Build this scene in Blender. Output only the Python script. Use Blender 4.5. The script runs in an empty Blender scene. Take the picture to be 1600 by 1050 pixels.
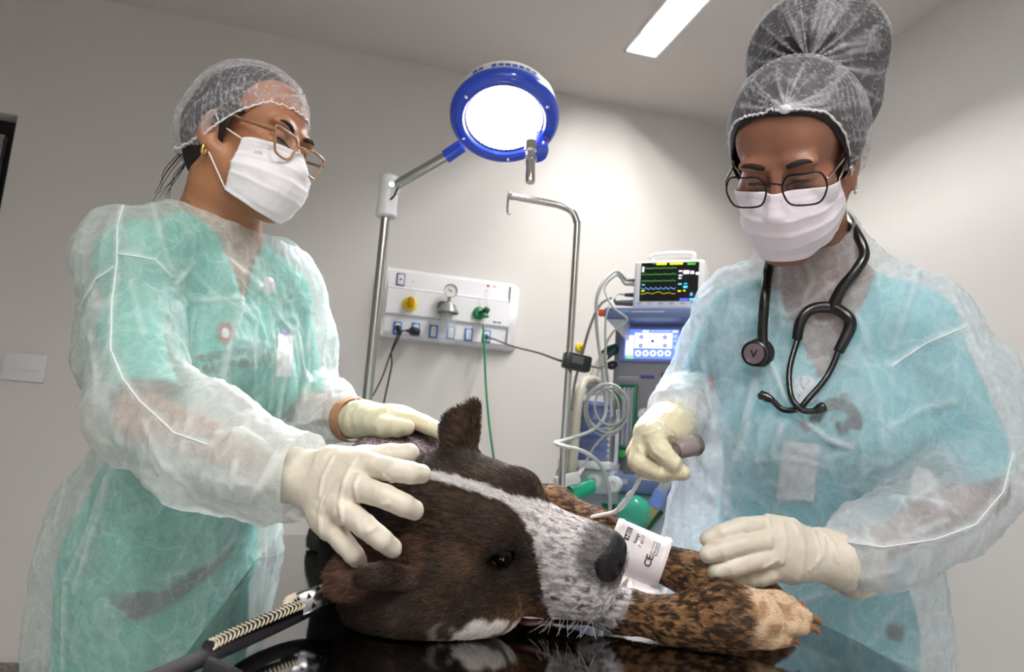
import bpy, bmesh, math, random
import numpy as np
import openvdb
from mathutils import Vector, Matrix
from mathutils.bvhtree import BVHTree
random.seed(7)
scene = bpy.context.scene
COL = scene.collection
# ------------------------------------------------------------------ camera
F_PX, CAM_H = 1190.0, 0.942
def _n(v):
    v = np.array(v, float); return v / np.linalg.norm(v)
_up = _n([540, 7325, -F_PX])
_x = np.array([4500, -512, -F_PX]); _x = _n(_x - _up * _x.dot(_up))
_y = np.cross(_up, _x)
RC = np.stack([_x, _y, _up])            # camera axes to world axes (x right along back wall, y away, z up)
CAM = np.array([0, 0, CAM_H])
cam_data = bpy.data.cameras.new('camera'); cam = bpy.data.objects.new('camera', cam_data); COL.objects.link(cam)
cam_data.sensor_width = 36; cam_data.sensor_fit = 'HORIZONTAL'; cam_data.lens = F_PX / 1600 * 36
cam_data.clip_start = 0.02
cam.matrix_world = Matrix([[*RC[0], CAM[0]], [*RC[1], CAM[1]], [*RC[2], CAM[2]], [0, 0, 0, 1]])
cam_data.dof.use_dof = True; cam_data.dof.focus_distance = 1.0; cam_data.dof.aperture_fstop = 8.0
scene.camera = cam
def P(px, py, d):
    "world point seen at photo pixel px, py at depth d metres along the camera axis"
    return RC @ (np.array([px - 800, 525 - py, -F_PX]) / F_PX * d) + CAM
def ray(px, py): return RC @ (np.array([px - 800, 525 - py, -F_PX]) / F_PX)
def onZ(px, py, z): r = ray(px, py); return CAM + r * (z - CAM_H) / r[2]
def onY(px, py, y): r = ray(px, py); return CAM + r * y / r[1]
def onX(px, py, x): r = ray(px, py); return CAM + r * x / r[0]
def PP(*pts): return [P(*p) for p in pts]
# ------------------------------------------------------------------ view, world, exposure
scene.view_settings.view_transform = 'Standard'; scene.view_settings.look = 'None'
scene.view_settings.gamma = 1; scene.view_settings.use_curve_mapping = False
scene.view_settings.exposure = 0.2
world = bpy.data.worlds.new('world'); scene.world = world; world.use_nodes = True
world.node_tree.nodes['Background'].inputs[0].default_value = (0.8, 0.85, 0.9, 1)
world.node_tree.nodes['Background'].inputs[1].default_value = 0.05
CEIL, WALL_Y, WALL_X, TABLE = 2.654, 3.20, 2.03, 0.749
FRONT_Y, LEFT_X = -1.6, -2.6
# strengths of the lamps, added ceiling fixtures included
CEIL_LIGHT, LAMP_SPOT, LAMP_DISC = 150.0, 130.0, 14.0
# ------------------------------------------------------------------ materials
def lin(c):
    "sRGB 0-255 to linear"
    o = []
    for v in c:
        v = v / 255.0; o.append(v / 12.92 if v <= 0.04045 else ((v + 0.055) / 1.055) ** 2.4)
    return tuple(o) + (1.0,)
def mat(name, rgb, rough=0.5, metal=0.0, emit=None, bump=0.0, bscale=200.0, trans=0.0, alpha=1.0, coat=0.0, vary=0.0, vscale=30.0, ior=1.45, sss=0.0, sheen=0.0):
    m = bpy.data.materials.new(name); m.use_nodes = True
    nt = m.node_tree; b = nt.nodes['Principled BSDF']; c = lin(rgb)
    b.inputs['Base Color'].default_value = c; b.inputs['Roughness'].default_value = rough
    b.inputs['Metallic'].default_value = metal; b.inputs['IOR'].default_value = ior
    b.inputs['Transmission Weight'].default_value = trans; b.inputs['Alpha'].default_value = alpha
    b.inputs['Coat Weight'].default_value = coat
    b.inputs['Subsurface Weight'].default_value = sss; b.inputs['Subsurface Radius'].default_value = (0.012, 0.005, 0.003); b.inputs['Subsurface Scale'].default_value = 0.5
    b.inputs['Sheen Weight'].default_value = sheen
    if emit:
        b.inputs['Emission Color'].default_value = lin(emit[0]); b.inputs['Emission Strength'].default_value = emit[1]
    tc = nt.nodes.new('ShaderNodeTexCoord')
    if bump:
        no = nt.nodes.new('ShaderNodeTexNoise'); no.inputs['Scale'].default_value = bscale; no.inputs['Detail'].default_value = 4
        bp = nt.nodes.new('ShaderNodeBump'); bp.inputs['Strength'].default_value = bump; bp.inputs['Distance'].default_value = 0.002
        nt.links.new(tc.outputs['Object'], no.inputs['Vector']); nt.links.new(no.outputs['Fac'], bp.inputs['Height']); nt.links.new(bp.outputs['Normal'], b.inputs['Normal'])
    if vary:
        n2 = nt.nodes.new('ShaderNodeTexNoise'); n2.inputs['Scale'].default_value = vscale; n2.inputs['Detail'].default_value = 5
        r = nt.nodes.new('ShaderNodeValToRGB')
        r.color_ramp.elements[0].color = tuple(x * (1 - vary) for x in c[:3]) + (1,); r.color_ramp.elements[1].color = tuple(min(1, x * (1 + vary)) for x in c[:3]) + (1,)
        r.color_ramp.elements[0].position = .3; r.color_ramp.elements[1].position = .7
        nt.links.new(tc.outputs['Object'], n2.inputs['Vector']); nt.links.new(n2.outputs['Fac'], r.inputs['Fac']); nt.links.new(r.outputs['Color'], b.inputs['Base Color'])
    return m
# ------------------------------------------------------------------ objects, names, labels
ORG = {}
def tag(o, label=None, cat=None, group=None, kind=None):
    if label: o['label'] = label
    if cat: o['category'] = cat
    if group: o['group'] = group
    if kind: o['kind'] = kind
    return o
def link(o, parent, org):
    COL.objects.link(o); ORG[o.name] = np.array(org, float)
    if parent is not None:
        o.parent = parent; o.location = Vector(ORG[o.name] - ORG[parent.name])
    else: o.location = Vector(org)
    return o
def empty(name, base, label, cat, group=None):
    o = bpy.data.objects.new(name, None); o.empty_display_size = .05
    link(o, None, base); return tag(o, label, cat, group)
class MB:
    "collects world-space geometry for ONE mesh object"
    def __init__(s): s.v = []; s.f = []; s.mi = []; s.n = 0; s.m = 0
    def raw(s, v, f):
        v = np.asarray(v, float).reshape(-1, 3); s.v.append(v)
        s.f += [tuple(int(i) + s.n for i in q) for q in f]; s.mi += [s.m] * len(f); s.n += len(v); return s
    def box(s, c, size, R=None, bev=0.0, seg=2):
        bm = bmesh.new(); bmesh.ops.create_cube(bm, size=1)
        for v in bm.verts: v.co = Vector((v.co.x * size[0], v.co.y * size[1], v.co.z * size[2]))
        if bev: bmesh.ops.bevel(bm, geom=bm.edges[:], offset=min(bev, min(size) * .49), segments=seg, affect='EDGES', profile=.5)
        bm.verts.index_update(); v = np.array([x.co[:] for x in bm.verts]); f = [[q.index for q in p.verts] for p in bm.faces]; bm.free()
        if R is not None: v = v @ np.array(R).T
        return s.raw(v + np.array(c), f)
    def tube(s, pts, r, seg=12, cap=True, smooth=0, closed=False):
        pts = [np.array(p, float) for p in pts]
        rr = list(r) if hasattr(r, '__len__') else [r] * len(pts)
        if smooth: pts, rr = catmull(pts, rr, smooth, closed)
        n = len(pts); T = []
        for i in range(n):
            a = pts[(i - 1) % n] if closed else pts[max(i - 1, 0)]; b = pts[(i + 1) % n] if closed else pts[min(i + 1, n - 1)]
            T.append(_n(b - a + 1e-12))
        u = np.cross(T[0], [0, 0, 1]);  u = _n(u if np.linalg.norm(u) > 1e-3 else np.cross(T[0], [0, 1, 0]))
        v = []; f = []
        for i in range(n):
            u = _n(u - T[i] * u.dot(T[i])); w = np.cross(T[i], u)
            for k in range(seg):
                a = 2 * math.pi * k / seg; v.append(pts[i] + rr[i] * (math.cos(a) * u + math.sin(a) * w))
        for i in range(n if closed else n - 1):
            j = (i + 1) % n
            for k in range(seg): f.append((i * seg + k, i * seg + (k + 1) % seg, j * seg + (k + 1) % seg, j * seg + k))
        if cap and not closed: f.append(tuple(range(seg))[::-1]); f.append(tuple((n - 1) * seg + k for k in range(seg)))
        return s.raw(v, f)
    def cyl(s, a, b, r, r2=None, seg=24): return s.tube([a, b], [r, r if r2 is None else r2], seg)
    def lathe(s, o, axis, prof, seg=32, u0=None):
        "prof: list of (distance along axis, radius)"
        ax = _n(axis); u = np.cross(ax, [0, 0, 1]); u = _n(u if np.linalg.norm(u) > 1e-3 else np.cross(ax, [0, 1, 0])); w = np.cross(ax, u)
        v = []; f = []
        for (h, r) in prof:
            for k in range(seg):
                a = 2 * math.pi * k / seg; v.append(np.array(o) + ax * h + max(r, 1e-5) * (math.cos(a) * u + math.sin(a) * w))
        for i in range(len(prof) - 1):
            for k in range(seg): f.append((i * seg + k, i * seg + (k + 1) % seg, (i + 1) * seg + (k + 1) % seg, (i + 1) * seg + k))
        return s.raw(v, f)
    def ball(s, c, r, R=None, seg=20, rings=12):
        r = np.array([r] * 3 if not hasattr(r, '__len__') else r, float); v = []; f = []
        for i in range(rings + 1):
            t = math.pi * i / rings
            for k in range(seg):
                a = 2 * math.pi * k / seg; v.append(r * np.array([math.sin(t) * math.cos(a), math.sin(t) * math.sin(a), math.cos(t)]))
        for i in range(rings):
            for k in range(seg): f.append((i * seg + k, (i + 1) * seg + k, (i + 1) * seg + (k + 1) % seg, i * seg + (k + 1) % seg))
        v = np.array(v)
        if R is not None: v = v @ np.array(R).T
        return s.raw(v + np.array(c), f)
    def prism(s, poly, o, ux, uy, depth):
        "polygon (list of 2-D points) in the plane o + x*ux + y*uy, pushed along ux x uy by depth"
        ux = np.array(ux, float); uy = np.array(uy, float); nz = _n(np.cross(ux, uy)); n = len(poly)
        a = [np.array(o) + p[0] * ux + p[1] * uy for p in poly]; b = [q + nz * depth for q in a]
        f = [tuple(range(n))[::-1], tuple(range(n, 2 * n))] + [(i, (i + 1) % n, n + (i + 1) % n, n + i) for i in range(n)]
        return s.raw(a + b, f)
    def text(s, txt, o, ux, uy, size, depth=0.0004, align='LEFT', bold=0.0):
        v, f = text_geo(txt, size, align, bold); ux = _n(ux); uy = _n(uy); nz = np.cross(ux, uy)
        return s.raw(np.array(o) + np.outer(v[:, 0], ux) + np.outer(v[:, 1], uy) + nz * depth, f)
    def build(s, name, m, parent=None, base=None, angle=40, label=None, cat=None, group=None, kind=None):
        v = np.concatenate(s.v); 
        if base is None:
            base = ORG[parent.name] if parent is not None else np.array([(v[:, 0].min() + v[:, 0].max()) / 2, (v[:, 1].min() + v[:, 1].max()) / 2, v[:, 2].min()])
        me = bpy.data.meshes.new(name); me.from_pydata((v - base).tolist(), [], s.f)
        ms = m if isinstance(m, (list, tuple)) else [m]
        for q in ms: me.materials.append(q)
        if len(ms) > 1: me.polygons.foreach_set('material_index', s.mi)
        me.validate(); bm = bmesh.new(); bm.from_mesh(me); bmesh.ops.recalc_face_normals(bm, faces=bm.faces[:]); bm.to_mesh(me); bm.free()
        me.shade_smooth(); me.set_sharp_from_angle(angle=math.radians(angle))
        o = bpy.data.objects.new(name, me); link(o, parent, base)
        return tag(o, label, cat, group, kind)
def text_geo(txt, size, align='LEFT', bold=0.0):
    cu = bpy.data.curves.new('t', 'FONT'); cu.body = txt; cu.size = size; cu.align_x = align; cu.offset = bold; cu.resolution_u = 3
    o = bpy.data.objects.new('t', cu); COL.objects.link(o); bpy.context.view_layer.update()
    me = o.evaluated_get(bpy.context.evaluated_depsgraph_get()).to_mesh()
    v = np.array([q.co[:] for q in me.vertices]).reshape(-1, 3); f = [tuple(p.vertices) for p in me.polygons]
    o.to_mesh_clear(); bpy.data.objects.remove(o); bpy.data.curves.remove(cu)
    return v, f
def catmull(pts, rr, k, closed=False):
    n = len(pts); op = []; orr = []
    rng = n if closed else n - 1
    for i in range(rng):
        g = (lambda j: pts[j % n]) if closed else (lambda j: pts[min(max(j, 0), n - 1)])
        p0, p1, p2, p3 = g(i - 1), g(i), g(i + 1), g(i + 2)
        for t in np.arange(k) / k:
            op.append(.5 * ((2 * p1) + (-p0 + p2) * t + (2 * p0 - 5 * p1 + 4 * p2 - p3) * t * t + (-p0 + 3 * p1 - 3 * p2 + p3) * t ** 3))
            orr.append(rr[i] * (1 - t) + rr[(i + 1) % n] * t)
    if not closed: op.append(pts[-1]); orr.append(rr[-1])
    return op, orr
# ------------------------------------------------------------------ noise (numpy)
def _hash(ix, iy, iz, s):
    h = (ix * 374761393 + iy * 668265263 + iz * 2147483647 + s * 974711) & 0xffffffff
    h = ((h ^ (h >> 13)) * 1274126177) & 0xffffffff
    return ((h ^ (h >> 16)) & 0xffff) / 65535.0 * 2 - 1
def noise(p, seed=0):
    p = np.asarray(p, float); i = np.floor(p).astype(np.int64); f = p - i; u = f * f * f * (f * (f * 6 - 15) + 10); r = 0
    for dx in (0, 1):
        for dy in (0, 1):
            for dz in (0, 1):
                w = (u[:, 0] if dx else 1 - u[:, 0]) * (u[:, 1] if dy else 1 - u[:, 1]) * (u[:, 2] if dz else 1 - u[:, 2])
                r = r + w * _hash(i[:, 0] + dx, i[:, 1] + dy, i[:, 2] + dz, seed)
    return r
def fbm(p, oct=4, seed=0):
    r = 0; a = 1.0
    for k in range(oct): r = r + a * noise(np.asarray(p) * 2 ** k, seed + k * 17); a *= .5
    return r
def ss(a, b, x): t = np.clip((x - a) / (b - a), 0, 1); return t * t * (3 - 2 * t)
# ------------------------------------------------------------------ signed distance modelling
class SDF:
    "smooth union of round cones, ellipsoids and boxes, turned into one continuous surface"
    def __init__(s): s.p = []
    def cone(s, a, b, ra, rb=None, k=.02, op='u', flat=None):
        s.p.append(('c', np.array(a, float), np.array(b, float), ra, ra if rb is None else rb, k, op, flat)); return s
    def chain(s, pts, rad, k=.02, op='u', flat=None, k0=None):
        for i in range(len(pts) - 1): s.cone(pts[i], pts[i + 1], rad[i], rad[i + 1], (k0 if (k0 is not None and i == 0) else k), op, flat)
        return s
    def ell(s, c, r, R=None, k=.02, op='u'):
        s.p.append(('e', np.array(c, float), np.array(r, float), np.eye(3) if R is None else np.array(R, float), k, op)); return s
    def box(s, c, h, R=None, rnd=.01, k=.01, op='u'):
        s.p.append(('b', np.array(c, float), np.array(h, float), np.eye(3) if R is None else np.array(R, float), rnd, k, op)); return s
    def half(s, o, nrm, k=.005, op='s'):
        s.p.append(('h', np.array(o, float), _n(nrm), k, op)); return s
    def grow(s, g):
        o = SDF()
        for q in s.p:
            q = list(q); sg = -1 if (q[-2] if q[0] == 'c' else q[-1]) == 's' else 1
            if q[0] == 'c': q[3] = max(q[3] + g * sg, .001); q[4] = max(q[4] + g * sg, .001)
            elif q[0] == 'e': q[2] = np.maximum(q[2] + g * sg, .001)
            elif q[0] == 'b': q[2] = np.maximum(q[2] + g * sg, .001)
            o.p.append(tuple(q))
        return o
    def _box(s, q):
        if q[0] == 'c':
            r = max(q[3], q[4]) * (max(1, q[7][1]) if q[7] else 1); return np.minimum(q[1], q[2]) - r, np.maximum(q[1], q[2]) + r
        if q[0] == 'h': return np.full(3, -1e9), np.full(3, 1e9)
        e = np.abs(q[3]) @ q[2] + (q[4] if q[0] == 'b' else 0); return q[1] - e, q[1] + e
    @staticmethod
    def _d(q, p):
        if q[0] == 'c':
            a, b, ra, rb, flat = q[1], q[2], q[3], q[4], q[7]; ba = b - a; pa = p - a
            t = np.clip(pa @ ba / max(ba.dot(ba), 1e-12), 0, 1); w = pa - t[..., None] * ba
            if flat is not None:
                ax = _n(flat[0]); w = w + (w @ ax)[..., None] * ax * (1 / flat[1] - 1)
                return (np.sqrt((w * w).sum(-1)) - (ra + (rb - ra) * t)) * min(flat[1], 1)
            return np.sqrt((w * w).sum(-1)) - (ra + (rb - ra) * t)
        if q[0] == 'e':
            l = (p - q[1]) @ q[3]; k0 = np.sqrt(((l / q[2]) ** 2).sum(-1)); k1 = np.sqrt(((l / q[2] ** 2) ** 2).sum(-1))
            return k0 * (k0 - 1) / np.maximum(k1, 1e-9)
        if q[0] == 'b':
            l = np.abs((p - q[1]) @ q[3]) - q[2]; return np.sqrt((np.maximum(l, 0) ** 2).sum(-1)) + np.minimum(l.max(-1), 0) - q[4]
        return (p - q[1]) @ q[2]
    def eval(s, pts):
        v = np.full(len(pts), 9.0)
        for q in s.p: v = s._mix(q, v, s._d(q, pts))
        return v
    @staticmethod
    def _mix(q, v, d):
        k, op = (q[5], q[6]) if q[0] == 'c' else (q[-2], q[-1])
        if op == 'u':
            h = np.maximum(k - np.abs(v - d), 0) / k; return np.minimum(v, d) - h * h * k / 4
        if op == 's':
            d = -d
        h = np.maximum(k - np.abs(v - d), 0) / k; return np.maximum(v, d) + h * h * k / 4
    def mesh(s, h, fine=None, hf=None, smooth=1):
        lo = np.min([s._box(q)[0] for q in s.p if q[0] != 'h' and s.op(q) == 'u'], 0) - 4 * h; hi = np.max([s._box(q)[1] for q in s.p if q[0] != 'h' and s.op(q) == 'u'], 0) + 4 * h
        ax = []
        for i in range(3):
            if fine is None: ax.append(np.arange(lo[i], hi[i] + h, h))
            else:
                c = [lo[i]]
                while c[-1] < hi[i]: c.append(c[-1] + (hf if fine[0][i] <= c[-1] <= fine[1][i] else h))
                ax.append(np.array(c))
        V = np.full([len(a) for a in ax], 1.0, np.float32)
        for q in s.p:
            a, b = s._box(q); kk = (q[5] if q[0] == 'c' else q[-2]) + 4 * h
            if q[0] == 'h' : sl = [slice(0, len(x)) for x in ax]
            else: sl = [slice(max(0, np.searchsorted(x, l - kk) - 1), np.searchsorted(x, u + kk) + 1) for x, l, u in zip(ax, a, b)]
            g = [x[t] for x, t in zip(ax, sl)]
            if min(len(x) for x in g) == 0: continue
            n2 = max(1, int(4e6 / (len(g[1]) * len(g[2]))))
            for i0 in range(0, len(g[0]), n2):
                gx = g[0][i0:i0 + n2]
                p = np.stack(np.meshgrid(gx, g[1], g[2], indexing='ij'), -1)
                t = (slice(sl[0].start + i0, sl[0].start + i0 + len(gx)), sl[1], sl[2])
                V[t] = s._mix(q, V[t], s._d(q, p))
        grid = openvdb.FloatGrid(3 * h); grid.copyFromArray(np.clip(V, -3 * h, 3 * h)); 
        pts, quads = grid.convertToQuads(0.0)
        pts = np.stack([np.interp(pts[:, i], np.arange(len(ax[i])), ax[i]) for i in range(3)], 1)
        S = Surf(pts, quads)
        S.relax(smooth)
        return S
    @staticmethod
    def op(q): return q[6] if q[0] == 'c' else q[-1]
class Surf:
    def __init__(s, v, f): s.v = np.asarray(v, float); s.f = np.asarray(f, np.int64); s.col = None
    def edges(s):
        e = np.concatenate([s.f[:, [0, 1]], s.f[:, [1, 2]], s.f[:, [2, 3]], s.f[:, [3, 0]]]); e.sort(1); e = e[e[:, 0] != e[:, 1]]
        return np.unique(e, axis=0)
    def relax(s, it, w=.5, mask=None):
        if it <= 0: return s
        e = s.edges(); n = len(s.v); cnt = np.bincount(e.ravel(), minlength=n).astype(float); cnt[cnt == 0] = 1
        for _ in range(it):
            a = np.stack([np.bincount(e[:, 0], s.v[e[:, 1], i], n) + np.bincount(e[:, 1], s.v[e[:, 0], i], n) for i in range(3)], 1) / cnt[:, None]
            d = (a - s.v) * w
            s.v = s.v + (d if mask is None else d * mask[:, None])
        return s
    def normals(s):
        a, b, c, d = (s.v[s.f[:, i]] for i in range(4)); fn = np.cross(c - a, d - b); n = len(s.v)
        N = np.stack([sum(np.bincount(s.f[:, j], fn[:, i], n) for j in range(4)) for i in range(3)], 1)
        return N / np.maximum(np.linalg.norm(N, axis=1), 1e-12)[:, None]
    def keep(s, vm):
        "keep the quads whose four corners satisfy the mask"
        f = s.f[vm[s.f].all(1)]; u, inv = np.unique(f, return_inverse=True)
        s.v = s.v[u]; s.f = inv.reshape(f.shape)
        if s.col is not None: s.col = s.col[u]
        return s
    def push(s, amt): s.v = s.v + s.normals() * np.asarray(amt)[:, None]; return s
    def bvh(s): return BVHTree.FromPolygons([Vector(x) for x in s.v], s.f.tolist())
    def trim_smooth(s, it=6):
        "even out the open edges"
        e = np.concatenate([s.f[:, [0, 1]], s.f[:, [1, 2]], s.f[:, [2, 3]], s.f[:, [3, 0]]]); e.sort(1); u, c = np.unique(e, axis=0, return_counts=True); b = u[c == 1]; n = len(s.v)
        if len(b) == 0: return s
        cnt = np.bincount(b.ravel(), minlength=n).astype(float); on = cnt > 0; cnt[~on] = 1
        for _ in range(it):
            a = np.stack([np.bincount(b[:, 0], s.v[b[:, 1], i], n) + np.bincount(b[:, 1], s.v[b[:, 0], i], n) for i in range(3)], 1) / cnt[:, None]
            s.v = np.where(on[:, None], s.v * .4 + a * .6, s.v)
        return s
    def build(s, name, m, parent=None, base=None, label=None, cat=None, group=None, kind=None, solid=0):
        if base is None: base = ORG[parent.name] if parent is not None else np.array([*s.v.mean(0)[:2], s.v[:, 2].min()])
        me = bpy.data.meshes.new(name); n, nf = len(s.v), len(s.f)
        me.vertices.add(n); me.vertices.foreach_set('co', (s.v - base).astype(np.float32).ravel())
        me.loops.add(nf * 4); me.loops.foreach_set('vertex_index', s.f.astype(np.int32).ravel())
        me.polygons.add(nf); me.polygons.foreach_set('loop_start', np.arange(nf, dtype=np.int32) * 4)
        me.update(calc_edges=True); me.validate(); me.shade_smooth()
        if s.col is not None:
            a = me.attributes.new('col', 'FLOAT_COLOR', 'POINT'); a.data.foreach_set('color', np.concatenate([s.col[:, :3], np.ones((n, 1))], 1).astype(np.float32).ravel())
        for q in (m if isinstance(m, (list, tuple)) else [m]): me.materials.append(q)
        o = bpy.data.objects.new(name, me); link(o, parent, base)
        if solid:
            md = o.modifiers.new('thickness', 'SOLIDIFY'); md.thickness = solid; md.offset = 1
        return tag(o, label, cat, group, kind)
def hit(bvh, px, py, lift=0.0):
    "where the sight line through a photo pixel meets a surface, lifted off along its normal"
    r = _n(ray(px, py)); l, nn, i, d = bvh.ray_cast(Vector(CAM), Vector(r), 10)
    if l is None: return None, None
    nn = np.array(nn); nn = nn if nn.dot(r) < 0 else -nn
    return np.array(l) + nn * lift, nn
def hits(bvh, pts, lift=0.0, step=6):
    out = []
    for (a, b) in zip(pts[:-1], pts[1:]):
        k = max(1, int(math.hypot(b[0] - a[0], b[1] - a[1]) / step))
        for t in range(k):
            q, _ = hit(bvh, a[0] + (b[0] - a[0]) * t / k, a[1] + (b[1] - a[1]) * t / k, lift)
            if q is not None: out.append(q)
    q, _ = hit(bvh, *pts[-1], lift)
    if q is not None: out.append(q)
    return out
def frame(fwd, up=(0, 0, 1)):
    "columns right, forward, up"
    F = _n(fwd); Rr = _n(np.cross(F, up)); return np.stack([Rr, F, np.cross(Rr, F)], 1)
# ================================================================== THE ROOM
M_wall = mat('wall_paint', (207, 204, 201), .75, bump=.04, bscale=90)
M_ceil = mat('ceiling_paint', (206, 199, 195), .85)
M_floor = mat('floor_vinyl', (198, 197, 194), .35, vary=.12, vscale=14)
M_granite = mat('grey_granite', (120, 116, 110), .25, vary=.75, vscale=160)
M_white = mat('white_plastic', (232, 232, 232), .35)
M_steel = mat('stainless_steel', (190, 190, 186), .22, metal=1, bump=.02, bscale=400)
M_chrome = mat('chrome', (225, 225, 225), .08, metal=1)
M_black = mat('black_plastic', (22, 22, 24), .4)
M_rubber = mat('black_rubber', (16, 16, 18), .33, coat=.3)
def struct(name, c, size, m): return MB().box(c, size).build(name, m, kind='structure')
RX, RY = (LEFT_X + WALL_X) / 2, (FRONT_Y + WALL_Y) / 2
LXW, LYW = WALL_X - LEFT_X, WALL_Y - FRONT_Y
struct('floor', (RX, RY, -.05), (LXW + .2, LYW + .2, .1), M_floor)
LIGHTS = ((1.125, 1.262, 1.50, 2.735), (.30, .437, -1.35, -.115), (-.75, -.613, -1.35, -.115))  # first fixture is in view; the rest are unseen, added for fill light
b = MB(); xs_ = sorted([LEFT_X - .1, WALL_X + .1] + [q for l in LIGHTS for q in l[:2]])
for xa, xb in zip(xs_[:-1], xs_[1:]):
    ys_ = [FRONT_Y - .1] + [q for l in LIGHTS if l[0] <= (xa + xb) / 2 <= l[1] for q in l[2:]] + [WALL_Y + .1]
    for ya, yb in zip(ys_[::2], ys_[1::2]): b.box(((xa + xb) / 2, (ya + yb) / 2, CEIL + .07), (xb - xa, yb - ya, .14))
b.build('ceiling', M_ceil, kind='structure')
struct('wall_right', (WALL_X + .05, RY, CEIL / 2), (.1, LYW + .2, CEIL), M_wall)
struct('wall_left', (LEFT_X - .05, RY, CEIL / 2), (.1, LYW + .2, CEIL), M_wall)
struct('wall_front', (RX, FRONT_Y - .05, CEIL / 2), (LXW + .2, .1, CEIL), M_wall)
DX = -1.182; DTOP = 2.113; DW = .92      # the doorway at the left end of the back wall
b = MB()
b.box(((DX + WALL_X) / 2, WALL_Y + .06, CEIL / 2), (WALL_X - DX, .12, CEIL))
b.box(((LEFT_X + DX - DW) / 2, WALL_Y + .06, CEIL / 2), (DX - DW - LEFT_X, .12, CEIL))
b.box((DX - DW / 2, WALL_Y + .06, (CEIL + DTOP) / 2), (DW, .12, CEIL - DTOP))
b.build('wall_back', M_wall, kind='structure')
M_dark = mat('black_door_gasket', (10, 10, 11), .7)
M_door = mat('grey_door_leaf', (196, 198, 198), .3, coat=.2)
M_alu = mat('aluminium_trim', (150, 152, 152), .3, metal=.8)
d = MB().box((DX - DW / 2, WALL_Y + .105, DTOP / 2), (DW - .002, .03, DTOP)).build('door_1', M_dark, kind='structure')
MB().box((DX - DW / 2 - .01, WALL_Y + .06, DTOP / 2 - .035), (DW - .075, .035, DTOP - .075), bev=.003).build('door_leaf', M_door, d)
MB().box((DX - .052, WALL_Y + .035, DTOP / 2 - .04), (.02, .02, DTOP - .09)).box((DX - DW / 2 - .01, WALL_Y + .035, DTOP - .085), (DW - .1, .02, .02)).build('door_edge_trim', M_alu, d)
MB().lathe((DX - DW + .13, WALL_Y + .042, 1.0), (0, -1, 0), [(0, .026), (.008, .026), (.01, .012), (.05, .012)]).cyl((DX - DW + .13, WALL_Y - .005, 1.0), (DX - DW + .25, WALL_Y - .005, 1.0), .009).build('door_handle', M_steel, d)
MB().box(((DX + WALL_X) / 2, WALL_Y - .006, .054), (WALL_X - DX - .002, .012, .108), bev=.003).build('baseboard_back', M_granite, kind='structure')
MB().box((WALL_X - .006, (RY) - .01, .054), (.012, LYW - .04, .108), bev=.003).build('baseboard_right', M_granite, kind='structure')
# ------------------------------------------------------------------ ceiling lights
M_tube = mat('lit_tube', (255, 255, 255), .5, emit=((255, 252, 248), CEIL_LIGHT))
M_refl = mat('louvre_reflector', (226, 227, 229), .35)
def ceiling_light(x0, x1, y0, y1, label):
    "recessed trough with white sides, two tubes and their holders"
    e = empty('ceiling_light', ((x0 + x1) / 2, (y0 + y1) / 2, CEIL - .004), label, 'ceiling light'); xm, ym, w, l_ = (x0 + x1) / 2, (y0 + y1) / 2, x1 - x0, y1 - y0
    f = MB()
    for s_, t in ((x0, -1), (x1, 1)): f.box((s_ + t * .003, ym, CEIL - .002), (.012, l_ + .018, .004), bev=.001)
    for s_, t in ((y0, -1), (y1, 1)): f.box((xm, s_ + t * .003, CEIL - .002), (w + .018, .012, .004), bev=.001)
    f.build('frame', M_white, e)
    t = MB().box((xm, ym, CEIL + .112), (w, l_, .004))
    for s_ in (x0 + .002, x1 - .002): t.box((s_, ym, CEIL + .055), (.004, l_, .11))
    for s_ in (y0 + .002, y1 - .002): t.box((xm, s_, CEIL + .055), (w, .004, .11))
    t.build('reflector', M_refl, e)
    for s_ in (-.22, .22):
        MB().tube([(xm + s_ * w, y0 + .05, CEIL + .07), (xm + s_ * w, y1 - .075, CEIL + .07)], .016, 12).build('tube', M_tube, e)
        for yy in (y0 + .03, y1 - .055): MB().box((xm + s_ * w, yy, CEIL + .078), (.034, .03, .06), bev=.006).build('lamp_holder', M_white, e)
    return e
for l, lab in zip(LIGHTS, ('above the right-hand person', 'added unseen behind the camera for fill, right side', 'added unseen behind the camera for fill, left side')): ceiling_light(*l, 'lit recessed twin-tube ceiling light ' + lab)
# ------------------------------------------------------------------ blank plate on the wall at the left
q = onY(39, 574, WALL_Y)
e = empty('wall_plate', (q[0], WALL_Y, q[2] - .055), 'pale grey blank switch plate on the wall left of the person in tan glasses', 'switch plate')
M_plate = mat('grey_plate', (214, 215, 217), .4)
MB().box((q[0], WALL_Y - .005, q[2]), (.142, .010, .105), bev=.004).build('plate', M_plate, e)
MB().box((q[0] + .005, WALL_Y - .012, q[2]), (.09, .006, .022), bev=.002).build('rocker', M_plate, e)
# ------------------------------------------------------------------ medical gas panel
PX0, PX1, PZ0, PZ1 = .285, .865, 1.407, 1.708
e = empty('medical_gas_panel', ((PX0 + PX1) / 2, WALL_Y, PZ0), 'white wall-mounted medical gas and outlet panel with a rounded right end', 'gas panel')
M_panel = mat('panel_enamel', (238, 238, 242), .12, coat=.5)
prof = [(0, PZ0), (.030, PZ0 + .004), (.050, PZ0 + .022), (.056, PZ0 + .085), (.066, PZ0 + .10), (.066, PZ1 - .10), (.056, PZ1 - .085), (.050, PZ1 - .018), (.034, PZ1 - .004), (0, PZ1)]
b = MB(); b.prism([(p[0], p[1]) for p in prof], (PX0, WALL_Y, 0), (0, -1, 0), (0, 0, 1), -(PX1 - PX0 - .05)); b.build('body', M_panel, e, angle=25)
v = []; nn = len(prof)
endx = PX1 - .05
ring = []
for k in range(9):
    a = k / 8 * math.pi / 2; ring.append((math.sin(a) * .055, max(math.cos(a), .02)))
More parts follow.
